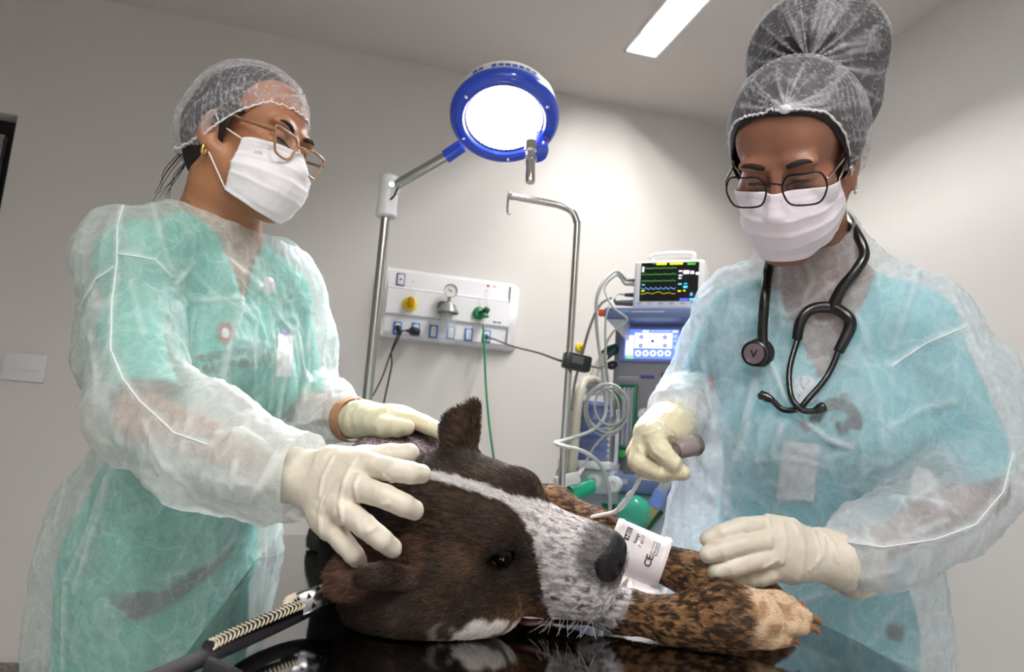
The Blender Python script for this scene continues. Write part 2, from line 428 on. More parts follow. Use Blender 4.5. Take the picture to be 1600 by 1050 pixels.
for (dx, sc) in ring:
    for p in prof: v.append((endx + dx, WALL_Y - p[0] * sc, (PZ0 + PZ1) / 2 + (p[1] - (PZ0 + PZ1) / 2) * (1 - (1 - sc) * .12)))
f = [(i * nn + k, i * nn + k + 1, (i + 1) * nn + k + 1, (i + 1) * nn + k) for i in range(len(ring) - 1) for k in range(nn - 1)]
MB().raw(v, f).build('end_cap', M_panel, e)
MB().box((PX0 - .006, WALL_Y - .025, (PZ0 + PZ1) / 2), (.014, .05, PZ1 - PZ0 - .004), bev=.005).build('side_cap', M_white, e)
M_groove = mat('panel_groove', (150, 151, 156), .5)
for z in (PZ0 + .0955, PZ1 - .0955): MB().box(((PX0 + endx) / 2, WALL_Y - .0625, z), (endx - PX0 - .004, .004, .003)).build('rail_groove', M_groove, e)
MB().box((endx - .002, WALL_Y - .034, (PZ0 + PZ1) / 2), (.0025, .062, PZ1 - PZ0 - .05)).build('end_joint', M_groove, e)
M_blue = mat('blue_outlet_frame', (44, 118, 196), .45); M_purple = mat('purple_outlet_frame', (70, 62, 140), .45); M_hole = mat('socket_hole', (40, 38, 38), .6); M_red = mat('red_print', (190, 40, 45), .5)
yf = WALL_Y - .0545
def panel_xz(px, py): q = onY(px, py, yf); return q[0], q[2]
for (px, py) in ((621, 513), (649, 515), (677, 518), (704, 520), (732, 523), (760, 526)):
    x, z = panel_xz(px, py)
    fr = MB().box((x, yf, z), (.036, .008, .056), bev=.002).build('outlet_frame', M_blue, e)
    s = MB().box((x, yf - .005, z), (.022, .006, .042), bev=.002).build('socket', M_white, fr)
    h = MB()
    for dz in (-.01, 0, .01): h.cyl((x + (.003 if dz == 0 else 0), yf - .0078, z + dz), (x + (.003 if dz == 0 else 0), yf - .0084, z + dz), .0022, seg=10)
    h.build('socket_hole', M_hole, fr)
x, z = panel_xz(626, 437)
fr = MB().box((x, yf, z), (.036, .008, .054), bev=.002).build('call_point', M_purple, e)
MB().box((x, yf - .005, z), (.026, .006, .043), bev=.002).build('call_plate', M_white, fr)
MB().box((x, yf - .0085, z), (.008, .004, .007)).build('call_jack', M_hole, fr)
x, z = panel_xz(770, 454)
for dx, dz, w in ((-.022, .018, .012), (.008, -.014, .022), (.006, .018, .004)): MB().box((x + dx, yf + .002, z + dz), (w, .002, .008)).build('printed_mark', M_red, e)
x, z = panel_xz(772, 504)
for dx in (0, .02): MB().box((x + dx, yf - .012, z), (.016, .002, .006)).build('maker_mark', M_purple, e)
# --- things plugged into the rail
M_yel = mat('yellow_plastic', (226, 206, 30), .4); M_yel2 = mat('amber_plastic', (196, 140, 12), .35)
M_clear = mat('clear_plastic', (250, 252, 255), .03, alpha=.22); M_clear2 = mat('clear_jar', (240, 246, 250), .02, alpha=.16)
yr = WALL_Y - .066
x, z = onY(641, 474, yr - .02)[[0, 2]]
e = empty('air_flowmeter', (x, yr, z - .03), 'yellow air flowmeter with a clear upright tube, plugged in the gas panel', 'flowmeter')
MB().lathe((x, yr, z), (0, -1, 0), [(0, .010), (0, .029), (.010, .031), (.014, .026), (.016, .010)]).build('outlet_collar', M_yel, e)
MB().tube([(x + .002, yr - .03, z + .024), (x + .002, yr - .032, z), (x, yr - .034, z - .022)], [.011, .014, .009], 12, smooth=4).box((x + .004, yr - .036, z + .004), (.018, .02, .03), bev=.004).cyl((x, yr - .012, z), (x, yr - .03, z), .011).build('valve_body', M_yel2, e)
MB().cyl((x + .002, yr - .031, z + .022), (x + .002, yr - .031, z + .092), .0062).ball((x + .002, yr - .031, z + .092), .0062).build('float_tube', M_clear, e)
x, z = onY(700, 480, yr - .03)[[0, 2]]
M_grey = mat('grey_metal', (150, 152, 150), .35, metal=.4); M_dial = mat('dial_face', (226, 226, 220), .3)
e = empty('vacuum_regulator', (x, yr, z - .12), 'grey vacuum regulator with a round gauge and clear hanging jar on the gas panel', 'vacuum regulator')
MB().lathe((x - .022, yr, z + .002), (0, -1, 0), [(0, .024), (.018, .024), (.022, .018)]).tube([(x - .02, yr - .015, z), (x, yr - .035, z)], .016).build('inlet_collar', M_grey, e)
MB().lathe((x, yr - .04, z - .028), (0, 0, 1), [(0, .043), (.002, .046), (.010, .045), (.022, .036), (.036, .030), (.042, .016), (.05, .012), (.052, 0)]).build('jar_lid', M_grey, e)
MB().cyl((x, yr - .04, z + .02), (x, yr - .045, z + .045), .007).build('gauge_stem', M_grey, e)
gz = z + .066; g = MB().lathe((x + .001, yr - .042, gz), (0, -1, 0), [(0, 0), (0, .027), (.013, .0285), (.0165, .0285), (.0165, .026), (.013, .0255)]).build('gauge_housing', M_chrome, e)
MB().lathe((x + .001, yr - .053, gz), (0, -1, 0), [(0, .0258), (.001, .0258), (.001, 0)]).build('gauge_dial', M_dial, g)
MB().box((x - .001, yr - .0575, gz + .001), (.022, .001, .003), R=Matrix.Rotation(math.radians(35), 3, 'Y')).build('gauge_needle', M_black, g)
MB().lathe((x + .005, yr - .04, z - .03), (0, 0, -1), [(0, .032), (.09, .034), (.115, .031), (.12, .027), (.121, 0)]).build('jar', M_clear2, e)
MB().cyl((x + .005, yr - .04, z - .03), (x + .008, yr - .04, z - .1), .006).cyl((x + .005, yr - .04, z - .03), (x + .005, yr - .04, z - .044), .014).build('jar_tube', M_clear, e)
x, z = onY(753, 489, yr - .02)[[0, 2]]
M_grn = mat('green_plastic', (20, 120, 66), .35); M_dgrn = mat('dark_green_plastic', (18, 62, 44), .4)
e = empty('oxygen_flowmeter', (x, yr, z - .03), 'green oxygen flowmeter with a clear upright tube, plugged in the gas panel', 'flowmeter')
MB().lathe((x - .010, yr, z), (0, -1, 0), [(0, .010), (0, .026), (.012, .027), (.016, .022), (.018, .008)]).build('outlet_collar', M_grn, e)
MB().tube([(x, yr - .015, z + .002), (x + .012, yr - .04, z - .004)], .013).lathe((x + .008, yr - .038, z - .022), (0, 0, 1), [(0, 0), (0, .016), (.006, .022), (.008, .016), (.02, .012), (.02, 0)]).build('valve_body', M_grn, e)
MB().tube([(x + .008, yr - .036, z + .0), (x + .016, yr - .052, z + .014)], [.015, .013]).build('valve_knob', M_dgrn, e)
MB().cyl((x + .008, yr - .036, z + .012), (x + .008, yr - .036, z + .095), .0066).ball((x + .008, yr - .036, z + .095), .0066).build('float_tube', M_clear, e)
hx, hz = x + .006, z - .03
t = MB().tube([(hx, yr - .036, hz + .006), (hx, yr - .036, hz - .03)], .005).build('hose_nipple', M_clear, e)
pts = [(hx, yr - .036, hz - .022)] + [onY(px, py, yr - .04 - i * .008) for i, (px, py) in enumerate(((757, 545), (759, 600), (764, 660), (770, 705), (778, 760), (790, 830)))] + [np.array(q) for q in ((.80, WALL_Y - .14, .3), (.84, WALL_Y - .18, .03), (.95, WALL_Y - .3, .006))]
tag(MB().tube(pts, .0048, 10, smooth=6).build('oxygen_hose', mat('green_hose', (16, 130, 78), .35, coat=.3)), 'thin green oxygen hose hanging down the wall from the gas panel', 'hose')
M_cab = mat('black_cable', (24, 24, 26), .45); M_gcab = mat('grey_cable', (172, 176, 172), .4); M_gcab2 = mat('dark_grey_cable', (96, 98, 98), .45)
x1, z1 = panel_xz(621, 513); yo = yf - .009
e = empty('plugged_cord', (x1, yo, z1 - .02), 'black power cord plugged straight in the leftmost outlet of the gas panel', 'power cord')
MB().tube([(x1, yo, z1), (x1 + .002, yo - .02, z1 - .004), (x1 + .003, yo - .026, z1 - .028)], [.013, .012, .006], smooth=4).build('plug', M_black, e)
MB().tube([(x1 + .003, yo - .026, z1 - .026)] + [onY(a, c, WALL_Y - .09) for a, c in ((612, 548), (612, 570), (606, 600), (598, 640), (590, 700))] + [np.array(q) for q in ((.30, WALL_Y - .09, .5), (.28, WALL_Y - .10, .12), (.24, WALL_Y - .2, .004))], .0034, 8, smooth=6).build('cable', M_cab, e)
x2, z2 = panel_xz(648, 517)
e = empty('plugged_cord', (x2, yo, z2 - .02), 'black power cord with a bulky sideways plug in the second outlet of the gas panel', 'power cord')
MB().box((x2 - .004, yo - .018, z2 - .006), (.044, .036, .032), bev=.008).tube([(x2 - .022, yo - .02, z2 - .006), (x2 - .04, yo - .02, z2 - .008)], [.009, .005]).build('plug', M_black, e)
MB().tube([(x2 - .038, yo - .02, z2 - .008), (x2 - .055, yo - .024, z2 - .012)] + [onY(a, c, WALL_Y - .10) for a, c in ((621, 532), (609, 556), (599, 585), (586, 612), (570, 640), (560, 700))] + [np.array(q) for q in ((.20, WALL_Y - .10, .5), (.19, WALL_Y - .12, .12), (.16, WALL_Y - .25, .004))], .0034, 8, smooth=6).build('cable', M_cab, e)
# ------------------------------------------------------------------ surgical lamp on a pole
M_lblue = mat('royal_blue_enamel', (28, 66, 186), .22, coat=.6); M_lwhite = mat('lamp_white_enamel', (222, 224, 224), .3)
JP = P(607, 300, 2.15); LX, LY = JP[0], JP[1]
LC = P(788, 186, 2.06); tocam = _n(CAM - LC); right = _n(np.cross(tocam, [0, 0, 1])); right = -right
dn = -(RC[:, 1] * 1.0) + RC[:, 0] * -.06; dn = _n(dn - tocam * dn.dot(tocam))
LN = _n(tocam * math.cos(math.radians(37)) + dn * math.sin(math.radians(37)))
e = empty('surgical_lamp', (LX, LY, 0), 'blue-ringed round surgical lamp, lit, on a tall steel pole behind the table', 'surgical lamp')
R0 = .148
MB().lathe(LC, -LN, [(-.004, .108), (-.012, .112), (-.016, .125), (-.012, .139), (-.002, .147), (.012, .149), (.020, .146), (.020, .100), (.0, .104)], 64).build('ring', M_lblue, e)
shell = MB().lathe(LC, -LN, [(.018, .142), (.050, .141), (.070, .132), (.088, .108), (.098, .06), (.100, 0)], 64).build('shell', M_lwhite, e)
upd = _n(-dn - LN * LN.dot(-dn)); rgt = np.cross(LN, upd)
s = MB()
for k in range(10):
    a = math.radians(58 + k * 7.2); u = math.cos(a) * rgt * -1 + math.sin(a) * upd; a2 = math.radians(58 + k * 7.2 + 5.4); u2 = -math.cos(a2) * rgt + math.sin(a2) * upd
    if k == 7: continue
    p = [LC - LN * .028 + u * .1445, LC - LN * .028 + u2 * .1445, LC - LN * .040 + u2 * .1442, LC - LN * .040 + u * .1442]; s.raw(p, [(0, 1, 2, 3)])
s.build('shell_label', mat('label_blue', (60, 96, 170), .4), shell)
M_lens = mat('lit_lens', (255, 255, 255), .2, emit=((252, 246, 255), LAMP_DISC))
MB().lathe(LC, -LN, [(.036, 0), (.034, .05), (.026, .0855)], 48).build('lens', M_lens, e)
MB().lathe(LC, -LN, [(-.0, .104), (.006, .103), (.026, .086), (.030, .086)], 48).build('lens_bezel', mat('frosted_bezel', (240, 232, 250), .25, emit=((236, 226, 250), 1.1)), e)
for a in (35, 152, 262, 330):
    u = math.cos(math.radians(a)) * rgt + math.sin(math.radians(a)) * upd
    MB().ball(LC + LN * .0155 + u * .127, .0045).build('screw', M_chrome, e)
u = -math.cos(math.radians(-20)) * rgt + math.sin(math.radians(-20)) * upd
MB().ball(LC + LN * .015 + u * .125, .0065).build('power_button', mat('red_button', (160, 20, 40), .3), e)
hp = P(829, 238, 2.0); hd = _n(LN * .62 - RC[:, 1] * .62)
h0 = hp; MB().lathe(h0, hd, [(-.03, .016), (-.004, .016), (0, .012), (.014, .013), (.016, .017), (.022, .017), (.024, .012), (.085, .0125), (.09, .011), (.09, 0)]).build('handle', M_chrome, e)
MB().lathe(P(838, 236, 2.08), _n(LN), [(-.05, 0), (-.05, .03), (.0, .034), (.012, .03), (.014, 0)]).build('handle_boss', M_lblue, e)
a0 = P(612, 293, 2.15); a1 = P(700, 243, 2.10); a2 = P(722, 228, 2.09)
MB().tube([a0, a1], .0145, 16).build('arm', M_steel, e)
MB().tube([a1 - (a2 - a1) * .15, a2], .0195, 16).build('arm_sleeve', M_lblue, e)
MB().lathe((LX, LY, JP[2] - .075), (0, 0, 1), [(0, 0), (0, .026), (.004, .030), (.03, .028), (.10, .027), (.118, .026), (.122, .02), (.122, 0)]).box((LX + .016, LY - .002, JP[2] + .012), (.03, .034, .04), bev=.006).build('joint', M_lwhite, e)
MB().cyl((LX + .004, LY - .034, JP[2] + .012), (LX + .004, LY + .02, JP[2] + .012), .007).build('joint_bolt', M_steel, e)
MB().tube([P(610, 312, 2.12), P(616, 306, 2.12), P(619, 299, 2.12), P(622, 294, 2.13)], .0028, 8, smooth=4).build('cable', M_cab, e)
MB().cyl((LX, LY, .09), (LX, LY, JP[2] - .07), .0135).build('pole', M_steel, e)
MB().cyl((LX, LY, .05), (LX, LY, 1.0), .019).build('lower_pole', M_steel, e)
for k in range(5):
    a = 2 * math.pi * k / 5 + .3; d_ = np.array([math.cos(a), math.sin(a), 0]); o_ = np.array([LX, LY, 0])
    MB().tube([o_ + [0, 0, .085], o_ + d_ * .26 + [0, 0, .07]], [.02, .014]).build('leg', M_lwhite, e)
    MB().lathe(o_ + d_ * .25 + [-.011, 0, .026], (1, 0, 0), [(0, 0), (0, .024), (.003, .026), (.019, .026), (.022, .024), (.022, 0)], 20).cyl(o_ + d_ * .25 + [0, 0, .03], o_ + d_ * .25 + [0, 0, .07], .006).build('caster', M_black, e)
sp = bpy.data.lights.new('surgical_lamp_beam', 'SPOT'); sp.energy = LAMP_SPOT; sp.spot_size = math.radians(74); sp.spot_blend = .75; sp.shadow_soft_size = .075; sp.color = (1, .95, 1)
so = bpy.data.objects.new('surgical_lamp_beam', sp); COL.objects.link(so); ORG[so.name] = LC
so.matrix_world = Matrix.Translation(Vector(LC + LN * .02)) @ Vector(-LN).to_track_quat('Z', 'Y').to_matrix().to_4x4()
# ------------------------------------------------------------------ drip stand
q = onY(898, 420, 1.87); IX, IY = q[0], 1.87
e = empty('drip_stand', (IX, IY, 0), 'bent steel drip stand with a hook, standing left of the anaesthesia machine', 'drip stand')
top = onY(884, 322, 1.87); hk = onY(796, 306, 1.92); cz = top[2]
MB().tube([(IX, IY, .06), (IX, IY, .6), (IX, IY, 1.2), (IX, IY, cz - .075), (IX - .003, IY, cz - .04), (IX - .017, IY + .002, cz - .012), (IX - .048, IY + .006, cz), top + (hk - top) * .3, hk], .0092, 16, smooth=5).build('pole', M_steel, e)
MB().tube([hk + [.012, 0, .0], hk + [-.004, 0, .002]], .0115).build('end_cap', M_steel, e)
MB().tube([hk + [-.002, 0, .0], hk + [-.004, -.002, -.03], hk + [-.002, -.004, -.05], hk + [.006, -.006, -.052]], .003, 8, smooth=4).build('hook', M_steel, e)
for k in range(4):
    a = math.pi / 2 * k + .6; d_ = np.array([math.cos(a), math.sin(a), 0]); o_ = np.array([IX, IY, 0])
    MB().tube([o_ + [0, 0, .065], o_ + d_ * .2 + [0, 0, .05]], .012).build('leg', M_steel, e)
    MB().lathe(o_ + d_ * .2 + [-.01, 0, .022], (1, 0, 0), [(0, 0), (0, .02), (.003, .022), (.017, .022), (.02, .02), (.02, 0)], 20).cyl(o_ + d_ * .2 + [0, 0, .02], o_ + d_ * .2 + [0, 0, .05], .006).build('caster', M_black, e)
# ================================================================== EXAM TABLE
M_table = mat('polished_steel_top', (150, 150, 152), .07, metal=1, bump=.012, bscale=60)
tp = [(-.095, .42), (-.0785, .713), (-.048, 1.32), (-.024, 1.72), (.0, 1.76), (.57, 1.76), (.60, 1.73), (.606, 1.45), (.618, 1.28), (.65, 1.15), (.700, 1.06), (.732, 1.01), (.740, .965), (.712, .84), (.672, .716), (.630, .58), (.585, .42)]
e = empty('exam_table', (.34, 1.1, 0), 'polished steel veterinary exam table under the lying dog', 'exam table')
bm = bmesh.new(); fv = [bm.verts.new((x, y, TABLE)) for x, y in tp]; fc = bm.faces.new(fv); fc.normal_update()
if fc.normal.z < 0: fc.normal_flip()
r_ = bmesh.ops.extrude_face_region(bm, geom=[fc]); 
for v in r_['geom']:
    if isinstance(v, bmesh.types.BMVert): v.co.z -= .036
bm.verts.ensure_lookup_table()
bmesh.ops.bevel(bm, geom=[q for q in bm.edges if abs(q.verts[0].co.z - q.verts[1].co.z) < 1e-4], offset=.014, segments=5, affect='EDGES', profile=.5)
bm.verts.index_update(); vv = [q.co[:] for q in bm.verts]; ff = [[k.index for k in q.verts] for q in bm.faces]; bm.free()
MB().raw(vv, ff).build('table_top', M_table, e, angle=60)
for x, y in ((.03, .62), (.55, .62), (.06, 1.66), (.54, 1.66)):
    MB().box((x, y, (TABLE - .036) / 2 + .01), (.04, .04, TABLE - .058), bev=.004).build('leg', M_steel, e)
    MB().lathe((x, y, 0), (0, 0, 1), [(0, 0), (0, .024), (.012, .026), (.022, .016), (.022, 0)], 20).build('foot', M_rubber, e)
for y, xa in ((.62, .29), (1.66, .30)): MB().box((xa, y, .2), (.5, .03, .03), bev=.004).build('crossbar', M_steel, e)
# ================================================================== ANAESTHESIA MACHINE
ux = -ray(-2250, 480); ux[2] = 0; ux = _n(ux); uy = np.array([-ux[1], ux[0], 0]); UZ = np.array([0, 0, 1.0])
MR = np.stack([ux, uy, UZ], 1); MO = P(962, 500, 2.50); MO[2] = 0
def mpl(px, py, off=0.0):
    "point of the machine's front plane, off metres towards the room"
    o = MO - uy * off; r = ray(px, py); t = (o - CAM).dot(uy) / r.dot(uy); return CAM + r * t
def mbox(b, x0, y0, x1, y1, off, thick, bev=.003):
    a = mpl(x0, y0, off); c = mpl(x1, y1, off); m = (a + c) / 2; w = abs((c - a).dot(ux)); h = abs((c - a)[2])
    return b.box(m + uy * thick / 2, (w, thick, h), R=MR, bev=bev)
def mb3(b, a0, a1, c0, c1, f0, f1, bev=.004):
    "box in machine axes: a along the front, c height, f distance in front (negative = behind)"
    return b.box(MO + ux * (a0 + a1) / 2 - uy * (f0 + f1) / 2 + UZ * (c0 + c1) / 2, (a1 - a0, f1 - f0, c1 - c0), R=MR, bev=bev)
def al(px, py, off=0): return (mpl(px, py, off) - MO).dot(ux), mpl(px, py, off)[2]
M_tower = mat('grey_machine_enamel', (140, 140, 148), .35); M_shelf = mat('blue_grey_trim', (112, 128, 172), .35); M_lgrey = mat('light_grey_panel', (176, 186, 196), .4)
M_dkgrey = mat('dark_recess', (66, 66, 72), .5)
e = empty('anaesthesia_machine', MO + ux * .2 + uy * .2, 'grey anaesthesia machine with a lit touch screen and blue bellows in a clear dome', 'anaesthesia machine')
a0, zt = al(962, 500); zb = al(962, 745)[1]
mb3(MB(), 0, .47, zb, al(962, 487)[1], -.36, 0, .006).build('tower', M_tower, e)
sx0, sz1 = al(944, 480, .10); sz0 = al(944, 497, .10)[1]
mb3(MB(), sx0, .52, sz0, sz1, -.38, .10, .006).build('top_shelf', M_shelf, e)
MB().prism([(0, 0), (.06, 0), (.06, -.06)], MO + ux * (sx0 + .006) - uy * .09 + UZ * (sz0 - .001), ux, UZ, -.4).build('shelf_bracket', M_lgrey, e)
mk = MB(); mbox(mk, 967, 484, 983, 488, .1012, .002, 0); mk.build('shelf_mark', mat('pale_blue_print', (120, 160, 205), .5), e)
mk = MB(); mbox(mk, 986, 486, 1038, 488, .1012, .002, 0); mk.build('shelf_lettering', mat('pale_print', (196, 200, 210), .5), e)
scr = MB(); mbox(scr, 970, 510, 1069, 566, .012, .02, .004); scr = scr.build('screen_bezel', mat('screen_bezel_blue', (120, 130, 180), .3, emit=((90, 105, 190), .12)), e)
def emi(name, rgb, s): return mat(name, rgb, .4, emit=(rgb, s))
E_white = emi('screen_white', (240, 244, 255), .95); E_blue = emi('screen_blue', (112, 142, 235), .8); E_lblue = emi('screen_pale_blue', (170, 190, 245), .8); E_ink = emi('screen_ink', (70, 84, 170), .5); E_green = emi('screen_green', (130, 225, 140), .8)
def mscr(x0, y0, x1, y1, off, m, name, par): q = MB(); mbox(q, x0, y0, x1, y1, off, .0006, 0); return q.build(name, m, par)
sc = mscr(977.5, 514.5, 1060, 561.5, .0135, E_blue, 'touch_screen', scr)
mscr(978.5, 524, 989, 555, .0142, E_white, 'side_panel', scr); mscr(978.5, 555.5, 989, 560.5, .0142, E_green, 'green_panel', scr)
mscr(992, 520, 1050, 544.5, .0142, E_white, 'main_panel', scr); mscr(1004, 516, 1014, 519, .0142, E_white, 'active_tab', scr); mscr(1051, 516.5, 1059, 519.5, .0142, E_white, 'clock_panel', scr)
mscr(1016, 516, 1048, 518.5, .0142, E_lblue, 'title_bar', scr)
MQ = {}
def disc(par, px, py, r, off, m, name, hole=0):
    c = mpl(px, py, off); prof = [(0, r), (.0006, r), (.0006, hole if hole else 0)]
    if hole: prof = prof + [(0, hole), (0, r)]
    return MB().lathe(c, -uy, prof, 20).build(name, m, par)
for px, py in ((1002, 526.5), (1039, 527), (1001, 540), (1039, 540)): disc(scr, px, py, .0062, .0144, E_ink, 'gas_dial', .0022)
mscr(1017, 531, 1022, 535, .0146, E_ink, 'centre_icon', scr)
for i in range(5): disc(scr, 997 + i * 11.6, 552, .0098, .0142, E_white, 'setting_knob', .0052)
for y0, y1 in ((523, 528), (531, 534), (540, 545)): mscr(1052, y0, 1058, y1, .0142, E_lblue, 'side_button', scr)
mscr(967, 588, 998, 590.5, .001, mat('white_print', (206, 206, 212), .5), 'tower_lettering', e); mscr(964, 592, 1000, 594, .001, bpy.data.materials['white_print'], 'tower_lettering', e); mscr(1001, 586, 1022, 592, .001, mat('violet_print', (84, 72, 150), .5), 'model_mark', e)
mscr(1033, 582, 1062, 622, .002, M_dkgrey, 'recess', e)
# rotameter in its green frame
x0, z1 = al(969, 600); x1, z0 = al(992, 703); fb = MB()
mb3(fb, x0, x0 + .008, z0, z1, 0, .022, .002); mb3(fb, x1 - .008, x1, z0, z1, 0, .022, .002); mb3(fb, x0, x1, z1 - .008, z1, 0, .022, .002); mb3(fb, x0, x1, z0, z0 + .008, 0, .022, .002)
fr = fb.build('rotameter_frame', M_grn, e)
mb3(MB(), x0 + .006, x1 - .006, z0 + .006, z1 - .006, 0, .006).build('rotameter_back', M_lgrey, fr)
for k in (.3, .55, .8): MB().cyl(MO + ux * (x0 + (x1 - x0) * k) - uy * .014 + UZ * (z0 + .012), MO + ux * (x0 + (x1 - x0) * k) - uy * .014 + UZ * (z1 - .012), .0045, seg=12).build('rotameter_tube', mat('rotameter_glass', (214, 216, 226), .1, alpha=.6), fr)
MB().lathe(mpl(975.5, 710, .0), -uy, [(0, .006), (.018, .007), (.018, .0145), (.034, .0135), (.038, .010), (.038, 0)], 20).build('flow_knob', mat('green_knob', (52, 168, 72), .3), e)
mscr(997, 637, 1024, 664, .003, mat('pale_blue_plate', (120, 170, 205), .4), 'gauge_plate', e)
MB().lathe(mpl(1008, 648, .003), -uy, [(0, .0215), (.014, .0195), (.014, .011), (.010, .009), (.010, 0)], 24).build('pressure_gauge', M_white, e)
# working bar and cabinet
x0, z1 = al(868, 733, .13); z0 = al(868, 760, .13)[1]
mb3(MB(), x0, .50, z0, z1, -.30, .13, .008).build('work_bar', M_shelf, e)
cx0, cz1 = al(884, 764, .10)
mb3(MB(), cx0, .48, .13, z0, -.34, .10, .01).build('cabinet', M_lgrey, e)
for zz in (.30, .46): mb3(MB(), cx0 + .03, .46, zz, zz + .145, .10, .112, .006).build('drawer', M_lgrey, e)
for a_ in (cx0 + .05, .43):
    for f_ in (.04, -.30): MB().lathe(MO + ux * (a_ - .015) - uy * f_ + UZ * .045, ux, [(0, 0), (0, .042), (.004, .045), (.026, .045), (.03, .042), (.03, 0)], 24).cyl(MO + ux * a_ - uy * f_ + UZ * .045, MO + ux * a_ - uy * f_ + UZ * .135, .012).build('caster', M_black, e)
for px, py, r in ((929, 752, .0235), (960, 757, .0255)):
    MB().lathe(mpl(px, py, .13), -uy, [(0, r), (.014, r), (.02, r * .85), (.022, r * .42), (.010, r * .36), (.010, 0)], 24).build('breathing_port', M_white, e)
mk = MB().text('ASMI', mpl(1040, 772, .132), ux, UZ, .034, bold=.0008); mk.build('bar_lettering', mat('violet_lettering', (78, 48, 150), .5), e)
mscr(970, 748, 980, 757, .1315, M_lgrey, 'port_symbol', e)
# bellows
bc = P(921, 720, 2.36); bz0 = bc[2]; bzt = P(921, 629, 2.36)[2]; M_bel = mat('blue_bellows', (34, 78, 170), .35, coat=.3)
fr = MB().box(bc + UZ * -.012, (.165, .14, .024), R=MR, bev=.006)
fr = fr.build('bellows_base', M_white, e)
pr = []; nb = 10; H = bzt - bz0
for k in range(nb): pr += [(H * k / nb, .050), (H * (k + .5) / nb, .062)]
pr += [(H, .05), (H + .004, .045), (H + .004, 0)]
MB().lathe(bc, UZ, pr, 40).build('bellows', M_bel, e, angle=20)
MB().lathe(bc, UZ, [(0, .070), (H + .012, .070), (H + .03, .055), (H + .036, .03)], 40).build('bellows_dome', M_clear2, e)
for s_, f_ in ((-.078, .02), (.078, .02)): MB().box(bc + ux * s_ + UZ * (H * .45) + uy * f_, (.012, .014, H * .95), R=MR, bev=.003).build('bellows_post', M_white, e)
MB().lathe(bc + UZ * (H + .03) + uy * .02, UZ, [(0, .030), (.02, .028), (.03, .022), (.065, .020), (.07, .016), (.07, 0)], 28).build('bellows_valve', mat('pale_valve', (214, 220, 228), .3), e)
MB().box(bc + UZ * (-.06) + uy * .05, (.18, .2, .075), R=MR, bev=.01).build('bellows_block', M_lgrey, e)
M_hose = mat('cream_hose', (206, 202, 184), .4, coat=.2)
def corr(b, pts, r, smooth=14):
    p, _ = catmull([np.array(q, float) for q in pts], [r] * len(pts), smooth)
    return b.tube(p, r, 14)
MB().tube([mpl(963, 544, -.02), P(952, 549, 2.46), P(944, 556, 2.44)], [.016, .019, .018], 16).build('hose_connector', M_dgrn, e)
corr(MB(), PP((946, 555, 2.44), (933, 574, 2.42), (925, 596, 2.40), (924, 612, 2.42)), .0125).build('inlet_hose', M_hose, e)
corr(MB(), PP((926, 592, 2.38), (912, 598, 2.32), (904, 625, 2.28), (899, 680, 2.26), (894, 740, 2.27), (890, 790, 2.3)), .0135).build('breathing_hose', M_hose, e)
corr(MB(), PP((924, 600, 2.40), (902, 606, 2.33), (888, 640, 2.29), (884, 700, 2.28), (881, 745, 2.29), (878, 800, 2.32)), .0115).build('breathing_hose', M_hose, e)
corr(MB(), PP((926, 594, 2.40), (940, 598, 2.38), (949, 622, 2.40), (950, 660, 2.42)), .0105).build('breathing_hose', M_hose, e)
mb_ = MB(); mbox(mb_, 935, 483, 944, 493, .06, .02, .003); mb_.build('orange_knob', mat('orange_plastic', (238, 96, 32), .4), e)
# connectors in front of the bar
M_teal = mat('teal_connector', (22, 176, 136), .35, coat=.2)
t0, t1 = P(889, 772, 2.22), P(924, 758, 2.26)
MB().tube([t0, t0 + (t1 - t0) * .45, t0 + (t1 - t0) * .47, t1], [.028, .027, .024, .0225], 24).build('swivel_connector', M_teal, e)
MB().tube([P(866, 786, 2.24), P(878, 778, 2.22), t0], [.030, .032, .029], 20, smooth=4).build('connector_sleeve', mat('beige_sleeve', (186, 186, 160), .35), e)
MB().tube([P(960, 768, 2.26), P(957, 795, 2.26), P(950, 815, 2.27)], .012, 14, smooth=5).build('port_tube', M_clear, e)
MB().lathe(P(951, 800, 2.26), (0, 0, -1), [(-.025, 0), (-.025, .024), (.0, .016), (.018, .014), (.05, .032), (.06, .034), (.06, 0)], 24).build('dark_green_funnel', mat('bottle_green', (14, 108, 70), .3, alpha=.9), e)
MB().ball(P(990, 800, 2.2), (.052, .052, .049)).build('turquoise_mask', mat('turquoise_bag', (66, 190, 160), .12, alpha=.72), e)
MB().tube(PP((1006, 812, 2.2), (1014, 803, 2.2), (1021, 792, 2.2)), [.019, .016, .019], 18, smooth=3).build('amber_elbow', mat('amber_clear', (200, 184, 110), .15, alpha=.75), e)
MB().tube(PP((1022, 791, 2.2), (1034, 768, 2.2)), .0195, 18).build('blue_connector', mat('pale_blue_connector', (124, 150, 228), .3), e)
MB().tube(PP((1033, 770, 2.2), (1043, 752, 2.2), (1060, 735, 2.22), (1085, 722, 2.26)), .0165, 16, smooth=5).build('clear_hose', mat('clear_hose', (216, 222, 226), .1, alpha=.5), e)
MB().tube(PP((1034, 800, 2.24), (1016, 823, 2.22), (996, 850, 2.25), (985, 880, 2.3)), .0062, 10, smooth=5).build('green_gas_hose', mat('deep_green_hose', (10, 92, 50), .35), e)
tag(MB().tube(PP((944, 844, 1.75), (975, 836, 1.75), (1010, 842, 1.74), (1040, 856, 1.72), (1052, 880, 1.70), (1056, 915, 1.75)), .0075, 12, smooth=6).build('white_tube', mat('white_tube', (222, 218, 214), .35)), 'soft white tube arching behind the bandaged dog leg in front of the teal gown', 'tube')
